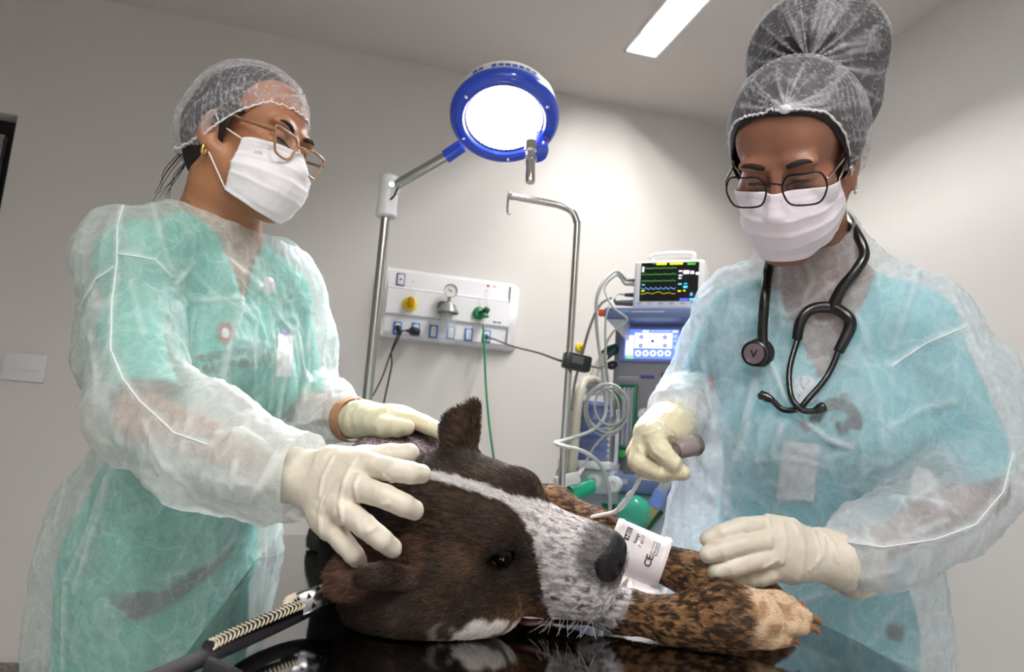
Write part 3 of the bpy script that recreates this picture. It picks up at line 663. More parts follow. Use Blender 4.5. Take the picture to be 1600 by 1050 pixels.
# ================================================================== PATIENT MONITOR
x0, zt = al(991, 405, .05); x1 = al(1101, 405, .05)[0]; zb = sz1
tilt = Matrix.Rotation(math.radians(-5), 3, 'X')
TR = MR @ np.array(tilt)
mc = MO + ux * (x0 + x1) / 2 - uy * .05 + UZ * sz1
e = empty('patient_monitor', mc + uy * .06, 'white patient monitor with green traces on its screen, on top of the anaesthesia machine', 'monitor')
mw, mh = x1 - x0, zt - sz1
def mon(a, c, f=0): return mc + TR @ np.array([a, -f, c])
MB().box(mon(0, mh / 2 + .002, -.06), (mw, .12, mh - .004), R=TR, bev=.010, seg=3).build('housing', M_white, e)
MB().box(mon(0, .009, -.055), (mw * .86, .11, .018), R=TR, bev=.004).build('foot', M_lgrey, e)
MB().tube([mon(-mw * .30, mh - .006, -.05), mon(-mw * .30, mh + .018, -.05), mon(-mw * .26, mh + .034, -.05), mon(mw * .26, mh + .036, -.05), mon(mw * .30, mh + .02, -.05), mon(mw * .30, mh - .006, -.05)], .0095, 12, smooth=4).build('handle', M_white, e)
sw, sh, so_ = .183, .130, mon(.002, mh * .56)
def son(u, v, f=.0): return so_ + TR @ np.array([(u - .5) * sw, -f, (.5 - v) * sh])
s = MB().box(so_ + TR @ np.array([0, .001, 0]), (sw, .004, sh), R=TR).build('screen', mat('black_screen', (14, 14, 16), .15, emit=((12, 14, 18), .3)), e)
def srect(u0, v0, u1, v1, m, name, f=.0015): c = [son(u0, v0, f), son(u1, v0, f), son(u1, v1, f), son(u0, v1, f)]; return MB().raw(c, [(0, 1, 2, 3)]).build(name, m, s)
def trace(us, vs, m, name, w=.006):
    t_ = []; q_ = []
    for u, v in zip(us, vs): t_ += [son(u, v - w, .0018), son(u, v + w, .0018)]
    for i in range(len(us) - 1): q_.append((2 * i, 2 * i + 2, 2 * i + 3, 2 * i + 1))
    return MB().raw(t_, q_).build(name, m, s)
G_ = emi('trace_green', (70, 190, 60), .75); B_ = emi('trace_blue', (110, 170, 225), .7); Y_ = emi('trace_yellow', (200, 190, 40), .6); YB = emi('bright_yellow', (250, 240, 40), 1); W_ = emi('readout_white', (240, 240, 245), 1); C_ = emi('readout_cyan', (70, 200, 230), .9); V_ = emi('readout_violet', (90, 90, 225), .9)
for r_, y_ in enumerate((.15, .31, .48)):
    us = np.linspace(.02, .62, 121); ph = (us - .02) * 10 % 1.55
    vs = y_ - .05 * np.exp(-((ph - .7) / .05) ** 2) * (1 if r_ else .8) - .012 * np.exp(-((ph - .95) / .12) ** 2) + .02 * np.exp(-((ph - .79) / .04) ** 2)
    trace(us, vs, G_, 'ecg_trace', .005)
us = np.linspace(.02, .62, 97); ph = (us * 11.5) % 1; trace(us, .68 - .085 * np.exp(-ph * 2.6) * np.minimum(ph * 9, 1) + .02, B_, 'pleth_trace', .008)
us = np.linspace(.02, .62, 60); trace(us, .79 + .018 * np.sin(us * 34) + .012 * np.sin(us * 15), Y_, 'respiration_trace', .006)
srect(.27, .015, .44, .06, YB, 'alarm_banner'); srect(.50, .015, .72, .06, YB, 'alarm_banner'); srect(.80, .035, .94, .075, G_, 'heart_rate_label')
for u0, v0, u1, v1, m in ((.66, .22, .72, .25, W_), (.74, .22, .84, .31, W_), (.86, .24, .92, .31, W_), (.95, .27, 1., .335, W_), (.66, .33, .72, .36, W_), (.66, .40, .71, .43, W_), (.66, .55, .72, .585, C_), (.76, .545, .81, .57, C_), (.75, .61, .82, .67, C_), (.66, .73, .71, .76, YB), (.75, .725, .79, .75, YB), (.87, .79, .915, .87, B_), (.70, .93, .84, .99, V_), (.86, .93, .995, .99, C_), (.03, .56, .08, .585, C_), (.03, .72, .08, .745, YB), (.02, .1, .05, .24, W_)):
    srect(u0, v0, u1, v1, m, 'readout')
for k in range(6): MB().box(mon(-mw * .40 + k * mw * .155, .0235, .001), (.016, .003, .007), R=TR, bev=.001).build('button', M_lgrey, e)
MB().box(mon(-.03, mh - .012, .0005), (.045, .001, .004), R=TR).build('maker_lettering', M_groove, e)
MB().box(mon(.03, mh - .012, .0005), (.022, .001, .005), R=TR).build('maker_mark', mat('blue_mark', (70, 120, 180), .4), e)
# plugs and cables on the monitor's left side
xl = -mw / 2
plugs = []
for zz, ln, r, m, nm in ((mh * .66, .03, .006, M_gcab2, 'ecg_plug'), (mh * .58, .034, .007, M_gcab, 'temperature_plug'), (mh * .36, .032, .0075, mat('navy_plug', (38, 44, 96), .4), 'blue_plug'), (mh * .20, .060, .011, M_gcab2, 'pressure_plug')):
    a = mon(xl + .004, zz, -.03); c = mon(xl - ln, zz - .002, -.02); MB().tube([a, c], [r, r * .75], 14).build(nm, m, e); plugs.append(c)
def cable(name, pts, r, m, label, sm=8): return tag(MB().tube(pts, r, 8, smooth=sm).build(name, m), label, 'cable')
cable('monitor_cable', [plugs[0]] + PP((962, 424, 2.40), (942, 442, 2.34), (932, 470, 2.32), (933, 520, 2.32), (940, 570, 2.31), (945, 610, 2.30), (945, 650, 2.28), (925, 672, 2.22), (895, 684, 2.0), (876, 690, 1.86), (868, 692, 1.845), (880, 697, 1.83), (912, 706, 1.85), (938, 726, 1.9), (951, 762, 1.95), (953, 800, 1.98), (949, 840, 2.0)), .0052, M_gcab, 'thick grey monitor cable that hooks round the drip stand and sags to the table')
cable('monitor_cable', [plugs[1]] + PP((963, 430, 2.42), (945, 450, 2.36), (958, 480, 2.30), (980, 500, 2.30), (957, 520, 2.31), (946, 545, 2.32), (947, 580, 2.33), (953, 620, 2.32), (956, 650, 2.30)), .0034, M_gcab, 'thin pale monitor cable from the second plug, looping behind the shelf edge')
cable('monitor_cable', [plugs[2]] + PP((964, 460, 2.42), (952, 478, 2.32), (946, 505, 2.30), (947, 560, 2.31), (952, 600, 2.31), (958, 625, 2.29)), .0034, M_gcab, 'thin pale monitor cable from the navy plug, hanging straight beside the tower')
cable('monitor_cable', [plugs[3]] + PP((956, 466, 2.40), (938, 476, 2.34), (922, 510, 2.30), (908, 560, 2.28), (898, 600, 2.27), (893, 640, 2.24)), .0042, M_gcab2, 'dark grey monitor cable from the big plug, swinging left past the power adapter')
cp = []
for k in range(72):
    a = k / 72 * 5 * 2 * math.pi; rr = .066 + .012 * math.sin(a * .4 + 1); c = P(948 + 6 * math.sin(a * .2), 638 + 4 * math.cos(a * .3), 2.235 + .0015 * k / 4)
    cp.append(c + RC[:, 0] * rr * math.cos(a) * .86 + RC[:, 1] * rr * math.sin(a))
tag(MB().tube(cp + PP((935, 690, 2.23), (918, 716, 2.22), (905, 735, 2.2)), .0032, 8, smooth=3).build('coiled_cable', M_gcab), 'thin pale cable wound in a coil in front of the blue bellows', 'cable')
tag(MB().box(P(886, 750, 2.18), (.075, .03, .034), R=np.array(Matrix.Rotation(-.3, 3, 'Y')), bev=.007).tube(PP((902, 742, 2.18), (912, 732, 2.2)), [.008, .004]).build('cable_connector', mat('white_connector', (214, 214, 214), .35)), 'small white cable connector hanging above the teal connector', 'connector')
# yellow wall fitting, power adapter and its cable
q = onY(905, 543, WALL_Y)
e = empty('wall_gas_point', (q[0], WALL_Y, q[2] - .03), 'round yellow gas point on the back wall above the black power adapter', 'gas point')
MB().lathe((q[0], WALL_Y, q[2]), (0, -1, 0), [(0, .019), (.012, .019), (.016, .015), (.016, .006), (.02, .006), (.02, 0)], 24).build('collar', M_yel, e)
MB().cyl((q[0] + .004, WALL_Y - .015, q[2]), (q[0] + .004, WALL_Y - .03, q[2] + .002), .007).build('stem', M_yel2, e)
AD = P(901, 566, 1.97)
e = empty('power_adapter', AD - [0, 0, .03], 'black power adapter box strapped behind the drip stand', 'power adapter')
AR = np.array(Matrix.Rotation(math.radians(7), 3, 'Y'))
MB().box(AD, (.072, .036, .042), R=AR, bev=.006).build('case', M_black, e)
MB().box(AD + [-.004, -.019, .004], (.032, .002, .02), R=AR).build('rating_label', mat('grey_label', (84, 84, 86), .5), e)
MB().tube([onY(760, 527, yo - .02), onY(775, 531, yo - .06)] + PP((800, 541, 2.9), (840, 551, 2.5), (868, 561, 2.05), (881, 565, 1.98)), .0032, 8, smooth=6).build('mains_cable', M_cab, e)
MB().tube([onY(759.5, 526, yo + .003), onY(761, 527, yo - .022)], [.011, .009], 14).build('mains_plug', M_black, e)
MB().tube(PP((920, 571, 1.97), (935, 574, 2.2), (952, 571, 2.44)) + [mpl(962, 571, -.02)], .003, 8, smooth=6).build('output_cable', M_gcab2, e)
MB().tube(PP((950, 569, 2.42), (958, 566, 2.44), (962, 570, 2.45), (956, 575, 2.43), (950, 572, 2.41)), .0062, 10, smooth=4).build('output_plug', M_black, e)
# ================================================================== THE DOG
HO = np.array([.2241, .8854, .8585])
HR = np.array([[-.4868, -.4691, -.7369], [.7448, -.6637, -.0694], [-.4565, -.5826, .6724]]).T      # columns: its right, forward, up
HR[:, 1] = _n(HR[:, 1]); HR[:, 2] = _n(np.cross(HR[:, 0], HR[:, 1])); HR[:, 0] = np.cross(HR[:, 1], HR[:, 2])
def hl(x, y, z): return HO + HR @ np.array([x, y, z])
near_leg = PP((800, 900, .99), (880, 928, .93), (965, 953, .895), (1060, 972, .862), (1125, 960, .855), (1180, 966, .85))
far_leg = PP((760, 800, 1.20), (860, 800, 1.15), (930, 832, 1.105), (1000, 868, 1.08), (1080, 897, 1.065), (1140, 914, 1.055), (1185, 926, 1.05))
D = SDF()
# trunk lying on the table, chest towards the camera
D.ell(P(622, 800, 1.20), (.118, .17, .134), k=.05); D.ell(P(606, 790, 1.42), (.118, .20, .136), k=.06); D.ell(P(590, 782, 1.60), (.12, .14, .11), k=.06)
D.ell(P(572, 870, 1.14), (.055, .10, .075), k=.05); D.ell(P(690, 835, 1.16), (.09, .09, .09), k=.05)
D.chain(PP((560, 860, 1.62), (530, 850, 1.45), (540, 850, 1.35)), [.07, .05, .03], k=.04)
D.chain([hl(0, -.06, -.005), hl(.01, -.15, -.02), P(640, 830, 1.10)], [.072, .074, .10], k=.03)
D.ell(P(655, 945, .825), (.062, .05, .038), k=.04); D.ell(P(600, 930, .85), (.05, .05, .04), k=.04); D.ell(P(745, 950, .835), (.05, .035, .03), k=.03)
# skull, muzzle, cheeks, lips
D.ell(hl(0, -.038, .018), (.076, .088, .064), HR, k=.03)
D.ell(hl(0, .018, .034), (.054, .052, .034), HR, k=.025)
for s in (-1, 1):
    D.ell(hl(s * .036, .038, .047), (.017, .022, .014), HR, k=.02)
    D.ell(hl(s * .056, -.012, -.022), (.033, .058, .050), HR, k=.03)
    D.ell(hl(s * .028, .105, -.041), (.025, .048, .035), HR, k=.022)
    D.ell(hl(s * .038, .06, -.052), (.018, .040, .024), HR, k=.02)
D.cone(hl(0, .03, -.012), hl(0, .122, -.018), .052, .036, k=.03)
D.cone(hl(0, .035, .022), hl(0, .137, .010), .025, .021, k=.025)
D.cone(hl(0, -.01, -.06), hl(0, .105, -.062), .040, .024, k=.025)
# far ear pricked up, near ear folded back
vd = _n(CAM - P(722, 660, .95))
D.cone(P(716, 706, .955), P(719, 668, .965), .023, .0205, k=.02, flat=(vd, .42)); D.cone(P(719, 668, .965), P(738, 634, .965), .0195, .0065, k=.01, flat=(vd, .4))
D.cone(P(720, 692, .955), P(741, 633, .97), .013, .006, k=.008)
def on_coat(px, py, lift=0.0):
    t = .5; r = ray(px, py)
    for _ in range(60):
        d_ = D.eval((CAM + r * t)[None])[0]; t += d_ * .7
        if d_ < .0006: break
    return CAM + r * (t - lift)
ve = _n(CAM - P(570, 900, .8) + np.array([0, 0, .2]))
E0 = [on_coat(632, 872, .004), on_coat(594, 882, .020), on_coat(562, 892, .030), on_coat(548, 905, .036)]; E0[3] = P(537, 906, np.linalg.norm((E0[2] - CAM) @ RC[:, 2:] * 0) + (RC.T @ (E0[2] - CAM))[2] * -1 + .0); E1 = [on_coat(640, 905, .004), on_coat(606, 898, .028), on_coat(576, 902, .036), P(552, 922, -(RC.T @ (E0[2] - CAM))[2] + .004)]
D.chain(E0, [.022, .029, .027, .020], k=.006, flat=(ve, .30)); D.chain(E1, [.009, .011, .011, .007], k=.007)
D.chain([on_coat(612, 924, .002), on_coat(586, 929, .008), on_coat(566, 932, .012)], [.005, .009, .008], k=.006, op='s')
# eye openings
for s in (-1, 1): D.ell(hl(s * .050, .050, .027), (.013, .016, .0105), HR, k=.008, op='s')
# mouth line and nostril area
D.chain([hl(.058, .045, -.070), hl(.052, .085, -.072), hl(.034, .13, -.064), hl(0, .148, -.058)], [.003, .003, .003, .003], k=.008, op='s')
# forelegs
D.chain(near_leg, [.034, .030, .0225, .0235, .033, .031], k=.02); D.chain(far_leg, [.05, .036, .030, .0265, .026, .029, .027], k=.02, k0=.05)
def paw(pts, rad): D.chain(pts, rad, k=.0035)
toes = [PP((1182, 940, .872), (1214, 940, .874), (1236, 944, .876)), PP((1184, 955, .858), (1232, 954, .858), (1258, 963, .858)), PP((1184, 974, .846), (1230, 976, .846), (1254, 980, .848)), PP((1174, 990, .838), (1200, 996, .838), (1224, 999, .842))]
for t in toes: paw(t, [.0135, .0125, .0085])
ftoes = [PP((1165, 918, 1.06), (1196, 922, 1.06), (1211, 928, 1.06)), PP((1170, 926, 1.05), (1204, 931, 1.045), (1222, 938, 1.04)), PP((1165, 938, 1.03), (1198, 941, 1.03), (1220, 945, 1.03))]
for t in ftoes: paw(t, [.019, .016, .011])
D.half((0, 0, TABLE + .0015), (0, 0, -1), k=.006, op='x')
SD = D.mesh(.0045, fine=(HO - .21, HO + .20), hf=.0026, smooth=2)
def seg_d(p, a, b):
    ba = b - a; t = np.clip((p - a) @ ba / ba.dot(ba), 0, 1); return np.linalg.norm(p - a - t[:, None] * ba, axis=1)
def poly_d(p, pts): return np.min([seg_d(p, np.array(a), np.array(b)) for a, b in zip(pts[:-1], pts[1:])], 0)
def LIN(*c): return np.array(lin(c)[:3])
def mixc(a, b, t): return a * (1 - t[:, None]) + b * t[:, None]
def dog_color(p):
    L = (p - HO) @ HR; x, y, z = L.T; n = len(p)
    dn_, df_ = poly_d(p, near_leg), poly_d(p, far_leg)
    flow = np.where((np.linalg.norm(L, axis=1) < .2)[:, None], L * [150, 38, 150], p * 75)
    br = ss(-.5, .7, fbm(flow * 3.2, 3, 3)); br2 = ss(-.3, .5, fbm(p * 26, 3, 9))
    c = mixc(np.tile(LIN(29, 21, 17), (n, 1)), LIN(84, 59, 41), br * (.20 + .45 * br2))
    # crown dark brown, cheeks tan brindle
    tan = ss(-.0, -.045, z) * ss(.10, .04, y) * ss(-.13, -.05, y)
    c = mixc(c, mixc(np.tile(LIN(44, 28, 20), (n, 1)), LIN(142, 100, 62), br), tan * .9)
    tan2 = np.exp(-(((x - .052) / .02) ** 2 + ((y - .012) / .022) ** 2 + ((z - .034) / .014) ** 2)); c = mixc(c, np.tile(LIN(116, 84, 56), (n, 1)), tan2 * .75)
    c = mixc(c, np.tile(LIN(15, 12, 11), (n, 1)), ss(-.085, -.13, y + .02 * fbm(p * 30, 2, 7)) * (np.linalg.norm(L, axis=1) < .5) * .85)
    # legs warm brindle, paws cream
    leg = np.maximum(ss(.05, .035, dn_), ss(.06, .04, df_)) * (np.linalg.norm(L - [0, .03, -.02], axis=1) > .135)
    c = mixc(c, mixc(np.tile(LIN(52, 37, 26), (n, 1)), LIN(138, 104, 70), ss(-.35, .45, fbm(p * [150, 210, 300], 3, 5))), leg)
    q = p - near_leg[-1]; along = q @ _n(np.array(toes[1][-1]) - near_leg[-2]); c = mixc(c, mixc(np.tile(LIN(208, 184, 154), (n, 1)), LIN(166, 132, 100), ss(-.2, .6, fbm(p * 60, 3, 8))), ss(-.018, -.004, along + .006 * fbm(p * 90, 2, 4)) * (np.linalg.norm(q, axis=1) < .14))
    # clipped grey patch on the back
    top = ss(.925, .955, p[:, 2]) * ss(1.02, 1.12, p[:, 1]); sp = ss(-.2, .4, fbm(p * 420, 2, 6))
    c = mixc(c, mixc(np.tile(LIN(92, 78, 78), (n, 1)), LIN(176, 160, 166), sp), top)
    # blaze and muzzle
    w = np.interp(y, [-.075, -.05, .0, .045, .062, .078, .092], [.001, .0055, .0062, .0058, .012, .024, .06]) + .0018 * fbm(p * 240, 2, 2)
    bl = ss(.0025, -.0025, np.abs(x) - w) * (y > -.075) * (z > -.1) * (np.linalg.norm(L - [0, .03, -.02], axis=1) < .145)
    low = (np.linalg.norm(L - [0, .03, -.02], axis=1) < .145) * ss(.085, .10, y - .012 * ss(-.03, -.07, z) + .006 * fbm(p * 120, 2, 12)); m = np.maximum(bl, low)
    gr = ss(-.15, .55, fbm(L * [380, 130, 380], 3, 21) + .25 * ss(.07, .10, y) - .1)
    mw = mixc(np.tile(LIN(214, 210, 210), (n, 1)), LIN(150, 144, 146), gr * ss(.045, .085, y))
    spots = ss(.62, .72, fbm(L * 150, 2, 33)) * ss(.06, .085, y) * ss(.02, -.005, z); mw = mixc(mw, np.tile(LIN(52, 46, 48), (n, 1)), spots * .85)
    c = mixc(c, mw, m)
    # dark round the eyes, nose leather border, lip
    for s in (-1, 1):
        de = np.linalg.norm((L - [s * .047, .049, .027]) / [1, 1.35, .85], axis=1); c = mixc(c, np.tile(LIN(14, 11, 11), (n, 1)), ss(.026, .013, de))
    dl = poly_d(L, [np.array(q) for q in ((.060, .035, -.071), (.054, .085, -.073), (.036, .13, -.065), (0, .15, -.058))]); c = mixc(c, np.tile(LIN(30, 22, 24), (n, 1)), ss(.0075, .004, dl))
    c = mixc(c, np.tile(LIN(40, 36, 38), (n, 1)), ss(.045, .03, np.linalg.norm(L - [0, .150, .004], axis=1)) * .75)
    # white throat
    wt = np.linalg.norm((p - P(722, 966, .85)) / [.062, .06, .024], axis=1) + .25 * fbm(p * 60, 2, 18); c = mixc(c, np.tile(LIN(226, 222, 216), (n, 1)), ss(1.1, .85, wt))
    de0, de1 = poly_d(p, E0), poly_d(p, E1); c = mixc(c, mixc(np.tile(LIN(58, 39, 29), (n, 1)), LIN(96, 68, 52), br), ss(.034, .020, de0)); c = mixc(c, np.tile(LIN(118, 92, 84), (n, 1)), ss(.013, .005, de1) * .8)
    return np.clip(c, 0, 1)
SD.col = dog_color(SD.v)
def vmat(name, rough=.6, spec=.3, bump=0, bs=300, sss=0):
    m = mat(name, (128, 128, 128), rough, bump=bump, bscale=bs, sss=sss); nt = m.node_tree; a = nt.nodes.new('ShaderNodeAttribute'); a.attribute_name = 'col'
    nt.links.new(a.outputs['Color'], nt.nodes['Principled BSDF'].inputs['Base Color']); nt.nodes['Principled BSDF'].inputs['Specular IOR Level'].default_value = spec
    return m
M_coat = vmat('brindle_coat', .7, .2); M_fur = vmat('brindle_fur', .55, .35)
dog = SD.build('dog', M_coat, base=(.2, 1.1, TABLE), label='dark brindle dog with a white blaze lying on the steel table, head on its side', cat='dog')
# eyes, nose, claws, whiskers
M_eye = mat('dark_dog_eye', (14, 9, 7), .09); M_nose = mat('black_nose_leather', (15, 14, 16), .42, bump=.5, bscale=700); M_eye.node_tree.nodes['Principled BSDF'].inputs['Specular IOR Level'].default_value = .25; M_nose.node_tree.nodes['Principled BSDF'].inputs['Specular IOR Level'].default_value = .35; M_claw = mat('tan_claw', (140, 92, 58), .4); M_lid = mat('pink_haw', (120, 84, 76), .35)
for s in (-1, 1):
    ey = MB().ball(hl(s * .0425, .0455, .027), .0132, seg=28, rings=18).build('eye', M_eye, dog)
    if s > 0: MB().ball(hl(.0505, .0395, .0215), (.0042, .0052, .0032), HR).build('inner_lid', M_lid, ey)
N = SDF(); N.ell(hl(0, .146, .000), (.029, .020, .024), HR, k=.01); N.ell(hl(0, .138, .012), (.019, .018, .010), HR, k=.012); N.cone(hl(0, .156, -.006), hl(0, .150, -.026), .006, .004, k=.008)
for s in (-1, 1): N.ell(hl(s * .013, .150, -.006), (.013, .012, .012), HR, k=.008)
for s in (-1, 1):
    N.ell(hl(s * .0125, .1635, -.003), (.0052, .0075, .0048), HR, k=.004, op='s'); N.cone(hl(s * .014, .161, -.006), hl(s * .0245, .150, -.012), .0018, .0014, k=.003, op='s')
N.mesh(.0016, smooth=1).build('nose', M_nose, dog)
for t in toes + ftoes:
    a, b = np.array(t[1]), np.array(t[2]); dd = _n(b - a); MB().tube([b + dd * .006, b + dd * .013 + [0, 0, .001], b + dd * .021 - [0, 0, .004]], [.0055, .0042, .0012], 10, smooth=3).build('claw', M_claw, dog)
M_gum = mat('dark_gum', (96, 52, 58), .25, coat=.4)
MB().tube([hl(.060, .040, -.068), hl(.061, .055, -.070), hl(.057, .070, -.071), hl(.051, .084, -.071)], [.002, .0042, .0040, .002], 10, smooth=4).build('lip_edge', M_gum, dog)
M_whisk = mat('pale_whisker', (214, 208, 204), .4)
rw = random.Random(3)
for k in range(15):
    y0 = .085 + .05 * rw.random(); a = hl(.045 - .1 * max(0, y0 - .10), y0, -.052 - .012 * rw.random()); d_ = _n(HR @ np.array([.75, .35 - rw.random() * .9, -.55 - .4 * rw.random()])); d_[2] = max(d_[2], -.55); ln = .03 + .025 * rw.random()
    e_ = a + d_ * ln; e_[2] = max(e_[2], TABLE + .003)
    MB().tube([a, a + d_ * ln * .5 + [0, 0, -.002], e_], [.00045, .0004, .0002], 6, smooth=3).build('whisker', M_whisk, dog)
# ------------------------------------------------------------------ the short coat, hair by hair
def grow_fur(S, parent, count, seed=1):
    rg = np.random.default_rng(seed); v0, v1, v2, v3 = (S.v[S.f[:, i]] for i in range(4))
    area = np.linalg.norm(np.cross(v2 - v0, v3 - v1), axis=1); c = (v0 + v1 + v2 + v3) / 4; dist = np.linalg.norm(c - CAM, axis=1)
    N_ = S.normals()[S.f].mean(1); facing = ((CAM - c) * N_).sum(1) / dist
    w = area * np.where(facing > -.35, 1, .12) / dist ** 2; w[c[:, 2] < TABLE + .004] = 0
    Lh = (c - HO) @ HR; w[np.linalg.norm((Lh - [0, .150, 0]), axis=1) < .020] = 0
    for s in (-1, 1): w[np.linalg.norm(Lh - [s * .047, .049, .027], axis=1) < .0125] = 0
    ca, cb = P(955, 848, 1.095), P(1038, 882, 1.076); tt_ = (c - ca) @ _n(cb - ca); w[(tt_ > -.002) & (tt_ < np.linalg.norm(cb - ca) - .002) & (seg_d(c, ca, cb) < .05)] = 0
    w *= np.where(np.linalg.norm(Lh, axis=1) < .2, 1.6, 1)
    fi = rg.choice(len(S.f), count, p=w / w.sum()); u, t = rg.random(count), rg.random(count)
    bl = lambda A: A[S.f[fi, 0]] * ((1 - u) * (1 - t))[:, None] + A[S.f[fi, 1]] * (u * (1 - t))[:, None] + A[S.f[fi, 2]] * (u * t)[:, None] + A[S.f[fi, 3]] * ((1 - u) * t)[:, None]
    root, nr = bl(S.v), bl(S.normals()); nr /= np.linalg.norm(nr, axis=1)[:, None]
    L = (root - HO) @ HR
    head = ss(.20, .16, np.linalg.norm(L - [0, .0, 0], axis=1)); dn_, df_ = poly_d(root, near_leg), poly_d(root, far_leg)
    flow = np.tile(_n(P(560, 780, 1.6) - P(610, 800, 1.1)) * .8 + np.array([-.1, 0, -.35]), (count, 1))
    hf = np.tile(-HR[:, 1], (count, 1)) + HR[:, 0] * (L[:, :1] * 7) * np.sign(1) + HR[:, 2] * (L[:, 2:] * 3)
    flow = flow * (1 - head[:, None]) + hf * head[:, None]
    legm = (np.minimum(dn_, df_) < .05) & (np.linalg.norm(L - [0, .03, -.02], axis=1) > .135)
    ld = np.where((dn_ < df_)[:, None], _n(near_leg[-1] - near_leg[1]), _n(far_leg[-1] - far_leg[1])); flow = np.where(legm[:, None], ld, flow)
    flow += rg.normal(0, .16, (count, 3)); flow -= nr * (flow * nr).sum(1)[:, None]; flow /= np.linalg.norm(flow, axis=1)[:, None] + 1e-9
    ln = rg.uniform(.0055, .0100, count); ln *= np.where(head > .5, np.interp(L[:, 1], [.02, .10], [.85, .34]), 1); ln *= np.where(legm, .7, 1); ln *= np.where(np.linalg.norm(root - np.array(toes[1][1]), axis=1) < .062, .45, 1); ln *= np.where((root[:, 2] > .935) & (root[:, 1] > 1.04), .3, 1)
    lift = rg.uniform(.25, .50, count)
    K = 4; tt = np.linspace(0, 1, K)
    pos = root[:, None] + (ln[:, None] * tt)[..., None] * (flow[:, None] * (1 - .0 * tt)[None, :, None]) + ((ln * lift)[:, None] * (tt * (1.15 - .45 * tt))[None])[..., None] * nr[:, None]
    pos[..., 2] = np.maximum(pos[..., 2], TABLE + .001)
    col = dog_color(root); col = np.clip(col * rg.uniform(.75, 1.3, count)[:, None], 0, 1)
    hc = bpy.data.hair_curves.new('fur'); hc.add_curves([K] * count)
    hc.attributes['position'].data.foreach_set('vector', (pos - ORG[parent.name]).astype(np.float32).ravel())
    ra = hc.attributes.get('radius') or hc.attributes.new('radius', 'FLOAT', 'POINT'); ra.data.foreach_set('value', np.tile(np.array([.00030, .00027, .0002, .00006], np.float32), count))
    a = hc.attributes.new('col', 'FLOAT_COLOR', 'CURVE'); a.data.foreach_set('color', np.concatenate([col, np.ones((count, 1))], 1).astype(np.float32).ravel())
    hc.materials.append(M_fur); o = bpy.data.objects.new('fur', hc); link(o, parent, ORG[parent.name]); return tag(o, kind='stuff')
grow_fur(SD, dog, 130000)
# ================================================================== PEOPLE: shared builders
def head_sdf(S, O, R, neck_base, rn=.053, rb=.062):
    h = lambda x, y, z: O + R @ np.array([x, y, z])
    S.ell(h(0, -.015, .055), (.0725, .094, .078), R, k=.03); S.ell(h(0, .042, .058), (.060, .042, .050), R, k=.03)
    S.ell(h(0, .040, -.028), (.057, .050, .074), R, k=.03)
    for s in (-1, 1):
        S.cone(h(s * .054, .0, -.035), h(s * .018, .078, -.094), .017, .015, k=.03)
        S.ell(h(s * .043, .056, -.008), (.022, .026, .022), R, k=.02)
        S.ell(h(s * .029, .084, .036), (.024, .012, .010), R, k=.014)
        S.cone(h(s * .012, .104, -.032), h(s * .011, .100, -.030), .008, k=.01)
    S.ell(h(0, .076, -.092), (.022, .018, .018), R, k=.02)
    S.cone(h(0, .090, .016), h(0, .114, -.027), .0085, .0115, k=.016)
    S.ell(h(0, .094, -.055), (.026, .014, .010), R, k=.012); S.ell(h(0, .092, -.066), (.022, .013, .009), R, k=.012)
    for s in (-1, 1):
        S.ell(h(s * .032, .094, .014), (.018, .013, .0115), R, k=.012, op='s')
        S.ell(h(s * .031, .0778, .0172), (.0168, .0140, .0118), R, k=.003); S.ell(h(s * .031, .0765, .0045), (.0155, .0115, .006), R, k=.005)
        Re = R @ np.array(Matrix.Rotation(s * .28, 3, 'Z') @ Matrix.Rotation(-.18, 3, 'X'))
        S.ell(h(s * .074, -.014, .006), (.0085, .018, .031), Re, k=.010); S.ell(h(s * .080, -.010, .008), (.006, .010, .018), Re, k=.006, op='s'); S.ell(h(s * .073, -.006, -.026), (.007, .010, .010), Re, k=.008)
    S.chain([h(0, -.022, -.03), h(0, -.018, -.075), neck_base], [rn + .004, rn, rb], k=.03)
def hand_sdf(g, W, mcps, fingers, thumb, cuff, rw=.026, rk=.0128, rf=(.0115, .0108, .0095), rt=(.018, .0145, .0125, .0105)):
    "palm from wrist to knuckles, four fingers of their own lengths and a thumb rooted at the side of the palm"
    S = SDF(); W = np.array(W)
    pn = _n(np.cross(np.array(mcps[0]) - W, np.array(mcps[3]) - W))
    for m in mcps: S.cone(W + (np.array(m) - W) * .12, m, .0205 , rk, k=.016)
    S.cone(W + (np.array(mcps[0]) - W) * .8, W + (np.array(mcps[3]) - W) * .8, .0135, .0125, k=.02)
    S.chain([cuff, W], [rw + .007, rw], k=.02); 
    for i, (m, f) in enumerate(zip(mcps, fingers)):
        sc = (1, 1.03, 1, .9)[i]; pts = [np.array(m)] + [np.array(q) for q in f]; rr = [rk] + [r * sc for r in (rf if len(f) == 3 else (rf[0], rf[2]))]
        S.chain(pts, rr, k=.0015, k0=.0025)
    t = [np.array(q) for q in thumb]; S.chain(t, list(rt)[-len(t):], k=.006, k0=.02)
    return S
def skin_mat(name, rgb): 
    m = mat(name, rgb, .42, sss=.12, vary=.10, vscale=26, bump=.06, bscale=900); return m
